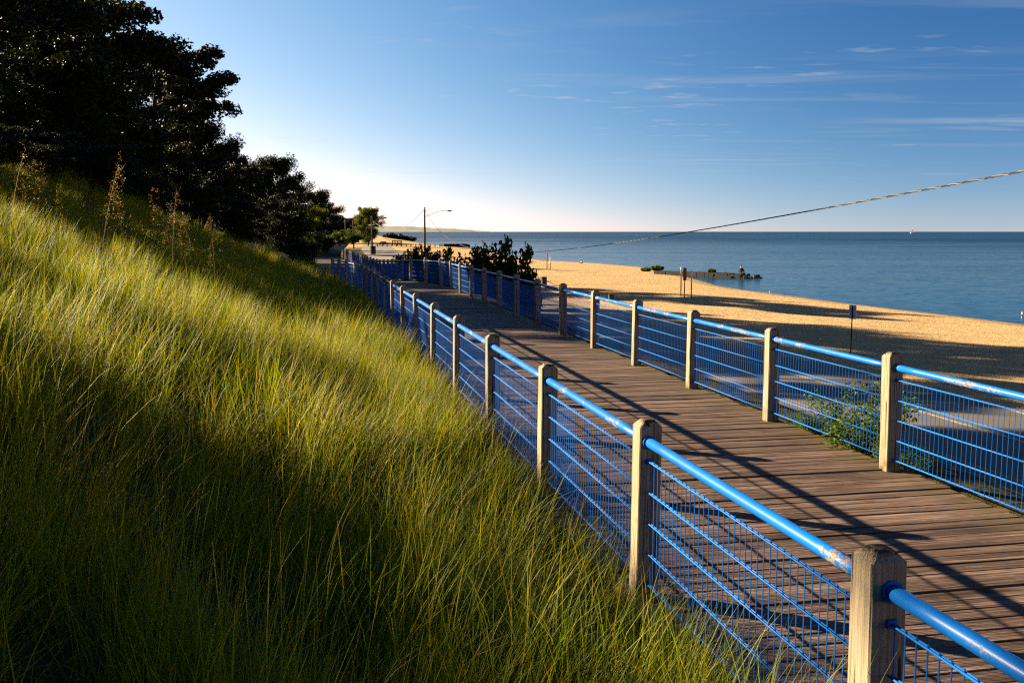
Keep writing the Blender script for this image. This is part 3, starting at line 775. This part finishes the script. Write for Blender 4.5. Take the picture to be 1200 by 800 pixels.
def scatter(name, protos, pts, rots, scs):
    col = bpy.data.collections.new(name + '_sources')
    for i, me in enumerate(protos): col.objects.link(bpy.data.objects.new('grass_source', me))
    me = bpy.data.meshes.new(name); me.from_pydata([tuple(p) for p in pts], [], [])
    a = me.attributes.new('rot', 'FLOAT_VECTOR', 'POINT'); a.data.foreach_set('vector', np.asarray(rots, np.float32).ravel())
    a = me.attributes.new('sc', 'FLOAT', 'POINT'); a.data.foreach_set('value', np.asarray(scs, np.float32))
    o = link(name, me)
    ng = bpy.data.node_groups.new(name, 'GeometryNodeTree')
    ng.interface.new_socket('Geometry', in_out='INPUT', socket_type='NodeSocketGeometry'); ng.interface.new_socket('Geometry', in_out='OUTPUT', socket_type='NodeSocketGeometry')
    N = ng.nodes; Lk = ng.links
    gi = N.new('NodeGroupInput'); go = N.new('NodeGroupOutput'); ip = N.new('GeometryNodeInstanceOnPoints'); ci = N.new('GeometryNodeCollectionInfo')
    ci.inputs['Collection'].default_value = col; ci.inputs['Separate Children'].default_value = True; ci.inputs['Reset Children'].default_value = True
    ra = N.new('GeometryNodeInputNamedAttribute'); ra.data_type = 'FLOAT_VECTOR'; ra.inputs['Name'].default_value = 'rot'
    sa = N.new('GeometryNodeInputNamedAttribute'); sa.data_type = 'FLOAT'; sa.inputs['Name'].default_value = 'sc'
    ip.inputs['Pick Instance'].default_value = True
    Lk.new(gi.outputs[0], ip.inputs['Points']); Lk.new(ci.outputs[0], ip.inputs['Instance'])
    Lk.new(ra.outputs[0], ip.inputs['Rotation']); Lk.new(sa.outputs[0], ip.inputs['Scale']); Lk.new(ip.outputs[0], go.inputs[0])
    md = o.modifiers.new('scatter', 'NODES'); md.node_group = ng
    return o
def grass():
    pr = [make_clump(i, 64, .16, .26, .78, .0046, [.55, .8, 1.0, .45][i % 4], .17) for i in range(10)]
    q = np.random.default_rng(4); P = []; Rt = []; Sc = []
    for (y0, y1, dens, smin, smax) in ((.2, 6, 34, .75, 1.15), (6, 12, 24, .8, 1.2), (12, 22, 18, .75, 1.05), (22, 40, 9, .8, 1.1), (40, 75, 3.2, 1.0, 1.5)):
        n = int((y1 - y0) * 30 * dens)
        Yr = q.uniform(y0, y1, n); Dr = q.uniform(.12, 30, n)
        for Y, d in zip(Yr, Dr):
            X = Lx(Y) - d / .98
            if X < -.62 * Y - 3.2: continue
            if X * X + Y * Y < .45: continue
            if Y < 1.5 and X < -2.5: continue
            tf = math.sin(X * 2.7 + 1.7 * math.sin(Y * 1.9)) * math.sin(Y * 2.3 + 1.3 * math.sin(X * 1.6)) + .5 * math.sin(X * 6.1 + Y * 4.7)
            if tf < -.25 and q.random() < .75: continue
            P.append((X, Y, ground_z(X, Y) - .02)); s = q.uniform(smin, smax) * (1 + .14 * tf)
            if d < .5: s *= .6
            Rt.append((q.normal(0, .13), q.normal(0, .13), q.normal(.1, .7))); Sc.append(s)
    o = scatter('dune_grass', pr, P, Rt, Sc)
    tag(o, 'long yellow-green beach grass leaning in the wind on the dune slope', 'grass', kind='stuff')
    print('grass clumps', len(P))
grass()

# tall golden stalks standing out of the grass
def make_stalk(seed):
    rng = np.random.default_rng(seed); q = random.Random(seed); H = 1.25
    pts = [Vector((.16 * H * f_ ** 2, .03 * f_, H * f_)) for f_ in np.linspace(-.1, 1, 7)]
    st = MB().tube(pts, [.004, .004, .0035, .003, .0025, .002, .0012], 4).mesh('stalk'); c = []
    for f_ in np.linspace(.62, 1.02, 16):
        p = Vector((.16 * H * f_ ** 2, .03 * f_, H * f_)); w = .10 * (1.08 - f_) / .45 + .012
        for _ in range(3): c.append((p.x + q.uniform(-w, w) + .02, p.y + q.uniform(-w, w), p.z + q.uniform(.0, .06)))
    return st, quads_mesh('seed_head', leaf_quads(rng, np.array(c), 4, .026, .0068, 1.3))
stalks = [make_stalk(k) for k in range(3)]
for a, b_ in stalks: a.materials.append(M['straw']); b_.materials.append(M['straw'])
def stalk(px, py_top, Y, label, k=0, sc=1., rz=0.):
    X = (px - 600) / 1166.67 * Y; g = ground_z(X, Y); tz = EYE + (271 - py_top) / 1166.67 * Y
    s = max(.6, (tz - g) / 1.26)
    t_ = thing('grass_stalk', label, 'grass stalk', (X, Y, g), rz, 'golden seed stalks standing above the dune grass', s)
    link('stalk', stalks[k][0], None, t_); link('seed_head', stalks[k][1], None, t_)
stalk(118, 192, 11.5, 'tallest golden seed stalk, alone against the dark hillside', 0, 1, .2)
stalk(126, 205, 12.0, 'golden seed stalk close beside the tallest one', 1, 1, -.6)
ORD = 'first second third fourth fifth sixth seventh eighth ninth tenth eleventh twelfth thirteenth fourteenth fifteenth'.split()
for i, (px, py, Y) in enumerate([(12, 180, 12), (30, 192, 12.5), (60, 196, 13), (92, 233, 12), (150, 222, 13.5), (172, 228, 13), (183, 248, 14), (203, 228, 15), (224, 262, 14.5), (236, 258, 15.5), (252, 256, 16), (238, 290, 15)]):
    stalk(px, py, Y, 'short golden seed stalk on the upper slope, %s from the left edge' % ORD[i], i % 3, 1, i * 1.1)

# ------------------------------------------------------------------ lamp poles and cable
def lamp_pole(X, Y, top_z, label, arm=3.4, group='street lamps along the road', side=1, rz=0, rad=.15):
    g = ground_z(X, Y); h = top_z - g
    t_ = thing('street_lamp', label, 'street lamp', (X, Y, g), rz, group)
    MB().tube([(0, 0, -.8), (0, 0, h * .5), (0, 0, h)], [rad * 1.15, rad, rad * .8], 12).build('pole', M['pole'], t_, True)
    za = h * .80; zl = za + 1.45
    pts = [(0, 0, za), (.5 * side, 0, za + .22), (arm * .75 * side, 0, zl - .15), (arm * side, 0, zl), ((arm + .7) * side, 0, zl + .02)]
    MB().tube(pts, .05, 8).build('lamp_arm', M['steel'], t_, True)
    hd = MB().sphere(((arm + 1.25) * side, 0, zl + .02), .55, 10, 6, (1.25, .45, .28)).build('lamp_head', M['steel'], t_, True)
    MB().sphere(((arm + 1.4) * side, 0, zl - .13), .28, 8, 5, (1.2, .6, .45)).build('lens', M['lens'], hd, True)
    MB().tube([(0, -.1, h - .28), (0, -.3, h - .28)], .05, 6).tube([(0, -.3, h - .36), (0, -.3, h - .18)], .06, 8).build('insulator', M['dark_steel'], t_)
    return t_
A = at_y(497.5, 243, 238.)
lamp_pole(A.x, A.y, A.z, 'main street lamp, tall wooden pole with a bracket arm reaching right over the bushes', 4.6, rad=.24)
B2 = at_y(435.5, 253, 290.); lamp_pole(B2.x, B2.y, B2.z, 'far street lamp whose arm shows right of the lone olive tree', 2.6, rad=.24)
B3 = at_y(414, 258, 330.); lamp_pole(B3.x, B3.y, B3.z, 'thin far lamp post with a low arm, against the dark trees', 1.2, side=-1, rad=.22)
B4 = at_y(404.5, 255, 380.); lamp_pole(B4.x, B4.y, B4.z, 'thinnest and farthest lamp post, left of the others', 1.2, side=-1, rad=.2)

def cable():
    t_ = thing('overhead_cable', 'twisted overhead cable sagging from the main street lamp toward the upper right', 'cable')
    obs = [(497.5, 246), (560, 282), (600, 291), (640, 293), (700, 291), (760, 283.5), (842, 272), (940, 253.6), (1020, 236.5), (1100, 217.5), (1200, 190)]
    a = Vector((A.x, A.y)); best = None
    for zb in (13.,):
        b_ = Vector((600 / 1166.67 * zb, zb)); rows = []; rhs = []; ts = []
        for px, py in obs:
            m = (px - 600) / 1166.67; tt = (m * a.y - a.x) / ((b_.x - a.x) - m * (b_.y - a.y)); y = a.y + (b_.y - a.y) * tt
            r = ray(px, py); hh = EYE + r.z / r.y * y; wgt = 1 / y; rows.append([wgt, tt * wgt, tt * tt * wgt]); rhs.append(hh * wgt)
        sol, res, *_ = np.linalg.lstsq(np.array(rows), np.array(rhs), rcond=None); e = float(np.sum((np.array(rows) @ sol - rhs) ** 2))
        if best is None or e < best[0]: best = (e, zb, sol, b_)
    e, zb, sol, b_ = best; print('cable', e ** .5 * 1166, zb, sol)
    P = lambda tt: Vector((a.x + (b_.x - a.x) * tt, a.y + (b_.y - a.y) * tt, sol[0] + sol[1] * tt + sol[2] * tt * tt))
    t1 = 1.075
    fine = np.linspace(.80, t1, 1100); coarse = np.linspace(0, .80, 120)
    for k, (nm, m, rr) in enumerate((('bare_strand', 'cable_bare', .0075), ('insulated_strand', 'cable_dark', .0062), ('insulated_strand', 'cable_dark', .0062))):
        pts = []; s_ = 0; prev = None; ro = []
        for tt in np.concatenate([coarse, fine[1:]]):
            p = P(tt)
            if prev is not None: s_ += (p - prev).length
            prev = p; ph = 2 * math.pi * s_ / .55 + k * 2.094; w = .0085 if tt > .8 else .0095
            d = (b_ - a).normalized(); n_ = Vector((-d.y, d.x, 0))
            pts.append(p + n_ * math.cos(ph) * w + Vector((0, 0, 1)) * math.sin(ph) * w); ro.append(rr if tt > .8 else rr * ((1.5 + 10 * (.8 - tt)) if k else 1.2))
        MB().tube(pts, ro, 5).build(nm, M[m], t_, True)
    e_ = P(t1); lamp_pole(e_.x, e_.y, e_.z + .35, 'near wooden lamp pole on the bank holding the near end of the cable', 3.)
    # lighter span from the main pole on to the next lamp
    t2 = thing('service_wire', 'thin pale wire running down left from the main street lamp', 'wire')
    q0 = Vector((A.x, A.y, A.z - .4)); q1 = Vector((B2.x, B2.y, B2.z - 1.0)); pts = []
    for f_ in np.linspace(0, 1, 24): p = q0.lerp(q1, f_); p.z -= 4 * 3.9 * f_ * (1 - f_); pts.append(p)
    MB().tube(pts, .07, 5).build('strand', M['cable_bare'], t2)
cable()

# ------------------------------------------------------------------ beach things
def sign_post():
    p = on_z(996.5, 426, -3.9); X, Y = p.x, p.y; g = ground_z(X, Y); top = at_y(998, 357.5, Y).z - g
    t_ = thing('beach_sign', 'grey sign panel seen from behind on a thin dark post in the sand', 'sign', (X, Y, g), R_(-48))
    MB().box((0, 0, top / 2 - .3), (.045, .035, top + .5)).build('post', M['dark_steel'], t_)
    pn = MB().box((0, .035, top - .32), (.36, .012, .64)).build('panel', M['sign'], t_)
    MB().box((0, .028, top - .14), (.05, .02, .05)).box((0, .028, top - .50), (.05, .02, .05)).build('bracket', M['dark_steel'], t_)
sign_post()
def stake(px, py0, py1, label, top_mat, wid=.10, plate=False):
    p = on_z(px, py1, -3.95); g = ground_z(p.x, p.y); p = on_z(px, py1, g); h = at_y(px, py0, p.y).z - g
    t_ = thing('marker_stake', label, 'stake', (p.x, p.y, g), 0, 'marker stakes on the beach')
    MB().tube([(0, 0, -.4), (0, 0, h * .55)], wid / 2, 8).build('lower_post', M['pole'], t_)
    if plate: MB().box((0, -.03, h * .78), (.30, .03, h * .42)).tube([(0, 0, h * .55), (0, 0, h)], wid * .45, 8).build('panel', M[top_mat], t_)
    else: MB().tube([(0, 0, h * .55), (0, 0, h)], wid * .62, 8).build('painted_top', M[top_mat], t_)
stake(797.8, 313, 347.5, 'thin beach stake with white top, first of the three', 'white')
stake(802, 313.5, 348.5, 'beach stake with a faded red panel, middle of the three', 'orange', .09, True)
stake(810, 317, 350, 'thin beach stake with white top, last of the three by the water', 'white')
stake(641, 297, 316, 'far reddish beach stake right of the dark bushes', 'orange', .13)
stake(644.8, 301, 317, 'far pale beach stake beside the reddish one', 'white', .11)

def barrel(px, py, label):
    p = on_z(px, py + 9, -3.7); g = ground_z(p.x, p.y); p = on_z(px, py + 9, g)
    t_ = thing('trash_barrel', label, 'barrel', (p.x, p.y, g), 0, 'dark trash barrels on the beach')
    k = p.y / 1166.67; r = 3.4 * k; h = 9 * k
    MB().tube([(0, 0, 0), (0, 0, h * .3), (0, 0, h * .32), (0, 0, h * .66), (0, 0, h * .68), (0, 0, h)], [r, r, r * 1.04, r * 1.04, r, r], 14).build('drum', M['dark_steel'], t_)
    MB().tube([(0, 0, h), (0, 0, h * 1.05), (0, 0, h * 1.07)], [r * 1.08, r * 1.08, r * .9], 14).build('lid', M['black'], t_)
barrel(637.5, 325, 'dark trash barrel just above the fence rail, farther of two')
barrel(716, 345, 'dark trash barrel just above the fence rail, nearer of two')
barrel(598.5, 300, 'blue-grey barrel at the right end of the dark bushes')
barrel(437, 289, 'dark trash barrel at the foot of the far street lamp')

def groyne(name, p0, p1, w, h, label, seed, rocks=True):
    t_ = thing(name, label, 'groyne', (p0.x, p0.y, SHORE)); d = p1 - p0; ln = d.length; a = math.atan2(d.y, d.x); t_.rotation_euler = (0, 0, a)
    q = random.Random(seed); n = int(ln / .7)
    me = MB()
    for i in range(n):
        x = ln * .93 * i / n; hh = h * (1 + q.uniform(-.05, .03)) * (1 if i < n * .8 else 1 - .5 * (i / n - .8) / .2)
        me.box((x, q.uniform(-.02, .02), hh / 2 - .7), (.66, w, hh + 1.4))
    me.build('timber_wall', M['pile'], t_)['kind'] = 'stuff'
    if rocks:
        r = MB()
        for i in range(46):
            x = q.uniform(.0, 1.0) ** .5 * 1.04 * ln; r.sphere((x, q.uniform(-1, 1) * w * (.6 if x < ln * .9 else .9), h * q.uniform(.0, .9) * (1 if x < ln * .93 else .55)), q.uniform(.16, .36), 7, 5, (q.uniform(.8, 1.4), 1, q.uniform(.5, .9)))
        o = r.build('rocks', M['rock'], t_); o['kind'] = 'stuff'
    return t_
g0, g1 = on_z(772, 322, SHORE), on_z(884, 326, SHORE)
groyne('groyne', g0, g1, 1.6, .62, 'dark rocky groyne running out into the water from the beach', 3)
g2, g3 = on_z(519, 289.5, SHORE), on_z(552, 289, SHORE)
groyne('groyne', g2, g3, 2.2, 1.3, 'far thin dark groyne seen between the lamp pole and the spiky bush', 5, False)
for px, py, sc, lb in ((757, 318, .55, 'low green beach shrub at the sandy left end of the groyne'), (770, 317, .7, 'taller green beach shrub where the groyne starts')):
    p = on_z(px, py, -4.1); g = ground_z(p.x, p.y); p = on_z(px, py, g); bush(low_f, p.x, p.y, g, sc, lb, 'green shrubs by the groyne', px, sz=1.1)
p = g0.lerp(g1, .57); bush(low_b, p.x, p.y, SHORE + .5, .35, 'small green shrub growing on top of the groyne', 'green shrubs by the groyne', 1., sz=1.6)
for px, py, sc, lb in ((458, 279, 2.6, 'low dark bush on the far dune crest, left one'), (468, 280, 2.8, 'low dark bush on the far dune crest, middle one'), (479, 281.5, 2.4, 'low dark bush on the far dune crest, right one by the water')):
    p = at_y(px, py, 560.); g = ground_z(p.x, p.y); bush(dlow, p.x, p.y, g - .2, sc, lb, 'dark bushes on the far dune', px, sz=1.)
for px, Y, sc, lb in ((404, 270, 3.2, 'rounded shrub with sunlit yellow-green top below the lamp posts'), (414, 262, 2.4, 'smaller shrub beside the rounded yellow-green one')):
    X = (px - 600) / 1166.67 * Y; g = ground_z(X, Y); bush(far_b, X, Y, max(g, at_y(px, 285, Y).z), sc, lb, 'shrubs below the lamp posts', px, sz=.55)

# ------------------------------------------------------------------ people, boats, cars
def person(name, loc, rz, pose, label, shirt, legs, scale=1.):
    t_ = thing(name, label, 'person', loc, rz); t_.scale = (scale,) * 3
    if pose == 'stand':
        J = {'hip': (0, 0, .95), 'waist': (0, 0, 1.1), 'chest': (0, 0, 1.36), 'neck': (0, 0, 1.5), 'hd': (0, .01, 1.60), 'top': (0, .01, 1.72),
             'sl': (-.19, 0, 1.42), 'el': (-.25, .03, 1.14), 'hl': (-.24, .10, .88), 'sr': (.19, 0, 1.42), 'er': (.25, .03, 1.14), 'hr': (.24, .10, .88),
             'pl': (-.09, 0, .92), 'kl': (-.10, .02, .5), 'al': (-.10, -.02, .08), 'tl': (-.10, .14, .04), 'pr': (.09, 0, .92), 'kr': (.10, .05, .5), 'ar': (.11, .06, .08), 'tr': (.11, .22, .04)}
    else:
        J = {'hip': (0, 0, .12), 'waist': (0, .02, .28), 'chest': (0, .08, .54), 'neck': (0, .12, .67), 'hd': (0, .16, .77), 'top': (0, .18, .88),
             'sl': (-.19, .08, .59), 'el': (-.25, .22, .36), 'hl': (-.16, .42, .42), 'sr': (.19, .08, .59), 'er': (.25, .22, .36), 'hr': (.16, .42, .42),
             'pl': (-.09, .04, .12), 'kl': (-.12, .42, .42), 'al': (-.12, .52, .02), 'tl': (-.12, .66, -.02), 'pr': (.09, .04, .12), 'kr': (.12, .42, .42), 'ar': (.12, .52, .02), 'tr': (.12, .66, -.02)}
    rad = dict(hip=.14, waist=.125, chest=.15, neck=.055, hd=.095, top=.07, sl=.065, el=.045, hl=.035, sr=.065, er=.045, hr=.035, pl=.09, kl=.06, al=.042, tl=.04, pr=.09, kr=.06, ar=.042, tr=.04)
    E = [('hip', 'waist'), ('waist', 'chest'), ('chest', 'neck'), ('neck', 'hd'), ('hd', 'top'), ('chest', 'sl'), ('sl', 'el'), ('el', 'hl'), ('chest', 'sr'), ('sr', 'er'), ('er', 'hr'),
         ('hip', 'pl'), ('pl', 'kl'), ('kl', 'al'), ('al', 'tl'), ('hip', 'pr'), ('pr', 'kr'), ('kr', 'ar'), ('ar', 'tr')]
    def with_skin(nm, edges, m, grow, root):
        keys = []
        for e in edges:
            for k in e:
                if k not in keys: keys.append(k)
        bm_ = bmesh.new(); lay = bm_.verts.layers.skin.verify(); vs = {k: bm_.verts.new(J[k]) for k in keys}
        for e in edges: bm_.edges.new((vs[e[0]], vs[e[1]]))
        for k in keys: vs[k][lay].radius = (rad[k] + grow,) * 2; vs[k][lay].use_root = (k == root)
        me = bpy.data.meshes.new(nm); bm_.to_mesh(me); bm_.free(); o = link(nm, me, m, t_)
        md = o.modifiers.new('skin', 'SKIN'); md.use_smooth_shade = True; o.modifiers.new('sub', 'SUBSURF').levels = 1
        return o
    with_skin('body', E, M['skin'], 0, 'hip')
    with_skin('shirt', [E[0], E[1], E[5], E[6], E[8], E[9]], M[shirt], .018, 'hip')
    with_skin('trousers', [E[11], E[12], E[13], E[15], E[16], E[17]], M[legs], .016, 'hip')
    hz = J['top']; MB().sphere((hz[0], hz[1] - .012, hz[2] - .015), .10, 8, 6, (1, 1, .7)).build('hair', M['black'], t_, True)
    return t_
p = g0.lerp(g1, .86); person('person', (p.x, p.y, SHORE + .72), R_(-60), 'sit', 'dark-clothed person sitting on the outer end of the groyne', 'cloth', 'cloth', 1.15)
p = on_z(470.5, 287, -2.4); g = ground_z(p.x, p.y); p = on_z(470.5, 286.5, g); person('person', (p.x, p.y, g), 2., 'stand', 'person in red standing by the brown fence past the car park', 'red', 'red', 1.4)
p = on_z(682.5, 309.6, SHORE); person('person', (p.x, p.y, SHORE - .02), 1., 'sit', 'pale person sitting at the waterline on the beach', 'white', 'cloth', 1.0)

def sailboat():
    p = on_z(1066.5, 271.9, SHORE); Y = 3300.; X = (1066.5 - 600) / 1166.67 * Y; k = Y / 1166.67
    t_ = thing('sailboat', 'tiny white sailboat far out on the horizon', 'boat', (X, Y, SHORE), .4)
    L = 6.0 * k; V = []; F = []
    for i, (x, w, zb) in enumerate(((-.5, .14, .03), (-.2, .17, 0), (.2, .14, 0), (.5, .005, .06))):
        V += [(x * L, -w * L, .16 * L), (x * L, -w * L * .5, zb * L - .04 * L), (x * L, w * L * .5, zb * L - .04 * L), (x * L, w * L, .16 * L)]
    for i in range(3):
        for j in range(4): a = i * 4; F.append((a + j, a + (j + 1) % 4, a + 4 + (j + 1) % 4, a + 4 + j))
    F += [(3, 2, 1, 0), (12, 13, 14, 15)]
    link('hull', mesh('hull', V, F), M['white'], t_)
    MB().tube([(.02 * L, 0, .1 * L), (.02 * L, 0, 1.05 * L)], .012 * L, 6).build('mast', M['steel'], t_)
    sv_ = [(0, 0, .24 * L), (-.42 * L, .05 * L, .24 * L), (0, 0, 1.0 * L), (0, .012 * L, .24 * L), (-.42 * L, .062 * L, .24 * L), (0, .012 * L, 1.0 * L)]
    link('mainsail', mesh('mainsail', sv_, [(0, 1, 2), (3, 5, 4), (0, 3, 4, 1), (1, 4, 5, 2), (2, 5, 3, 0)]), M['white'], t_)
sailboat()
def gull(px, py, label):
    p = on_z(px, py, SHORE + .02); t_ = thing('gull', label, 'bird', (p.x, p.y, SHORE), px, 'white gulls at the waterline'); s = .75
    MB().sphere((0, 0, .16 * s), .13 * s, 10, 7, (1.6, .75, .75)).sphere((.2 * s, 0, .29 * s), .065 * s, 8, 6).tube([(.13 * s, 0, .2 * s), (.2 * s, 0, .28 * s)], .05 * s, 6).build('body', M['white'], t_, True)
    MB().sphere((-.05 * s, 0, .2 * s), .11 * s, 8, 6, (1.8, .95, .5)).build('wings', M['sign'], t_, True)
    MB().tube([(.25 * s, 0, .29 * s), (.33 * s, 0, .275 * s)], [.018 * s, .006 * s], 6).build('beak', M['yellow_line'], t_)
    for y in (-.04, .04): MB().tube([(0, y * s, -.02), (0, y * s, .1 * s)], .012 * s, 5).build('leg', M['orange'], t_)
gull(902.5, 343.8, 'white gull at the waterline right of the three stakes'); gull(1198, 369, 'white gull floating at the right edge of the photo')
def car(p, rz, paint, label, sc=1.):
    t_ = thing('parked_car', label, 'car', p, rz, 'cars in the far car park', sc)
    prof = [(-2.15, .35), (-2.2, .75), (-1.95, .92), (-1.45, .97), (-.95, 1.42), (.45, 1.45), (1.15, .98), (1.95, .86), (2.2, .65), (2.2, .35)]
    V = [(x, y * (.82 if z > 1.2 else 1), z) for y in (-.88, .88) for x, z in prof]; n = len(prof)
    F = [tuple(range(n)), tuple(n + i for i in reversed(range(n)))] + [(i, n + i, n + (i + 1) % n, (i + 1) % n) for i in range(n)]
    link('body', mesh('body', V, F), M[paint], t_)
    for (x0, z0, x1, z1, x2, z2, x3, z3) in ((-1.25, 1.0, -.88, 1.36, -.3, 1.38, -.3, 1.0), (-.2, 1.0, -.2, 1.38, .42, 1.39, .95, 1.0)):
        for s_ in (-1, 1):
            yb, yt = .893 * s_, .745 * s_
            MB().add([(x0, yb, z0), (x1, yt + .02 * s_, z1), (x2, yt + .02 * s_, z2), (x3, yb, z3), (x0, yb - .05 * s_, z0), (x1, yt - .03 * s_, z1), (x2, yt - .03 * s_, z2), (x3, yb - .05 * s_, z3)], [(0, 1, 2, 3), (7, 6, 5, 4), (0, 4, 5, 1), (1, 5, 6, 2), (2, 6, 7, 3), (3, 7, 4, 0)]).build('window', M['glass'], t_)
    for x in (-1.35, 1.35):
        for y in (-.86, .86):
            w = MB().tube([(x, y - .1, .33), (x, y + .1, .33)], .33, 14).build('wheel', M['black'], t_); MB().tube([(x, y - .11, .33), (x, y + .11, .33)], .2, 10).build('rim', M['silver'], w)
    for y in (-.65, .65): MB().sphere((2.18, y, .68), .13, 8, 5, (.5, 1.3, .7)).build('headlight', M['lens'], t_)
Y = 405.; X = (450 - 600) / 1166.67 * Y; car((X, Y, ground_z(X, Y) + .03), 1.2, 'navy', 'small dark blue car parked on the sand past the lot')
def brown_fence():
    t_ = thing('rail_fence', 'short red-brown rail fence beside the person in red', 'fence'); Y = 395.
    P = [Vector(((px - 600) / 1166.67 * Y, Y, 0)) for px in (460.5, 463.5, 466.5, 469.5)]
    for p in P: p.z = ground_z(p.x, p.y)
    for p in P: MB().box((p.x, p.y, p.z + .9), (.35, .3, 2.2)).build('post', M['rust'], t_)
    for z in (.9, 1.8): MB().box((P[0].lerp(P[3], .5).x, Y - .17, P[0].z + z), ((P[3] - P[0]).length, .08, .3)).build('rail', M['rust'], t_)
brown_fence()
for i in range(14):
    px = 443 + i * 5.6; Y = 362 + i * 2.; X = (px - 600) / 1166.67 * Y; g = ground_z(X, Y)
    t_ = thing('bollard', 'short dark wooden bollard by the far car park, %s from the left of its row' % ORD[i], 'bollard', (X, Y, g), 0, 'bollards along the far car park')
    MB().tube([(0, 0, -.3), (0, 0, 1.0), (0, 0, 1.1)], [.2, .2, .12], 10).build('post', M['pole'], t_)
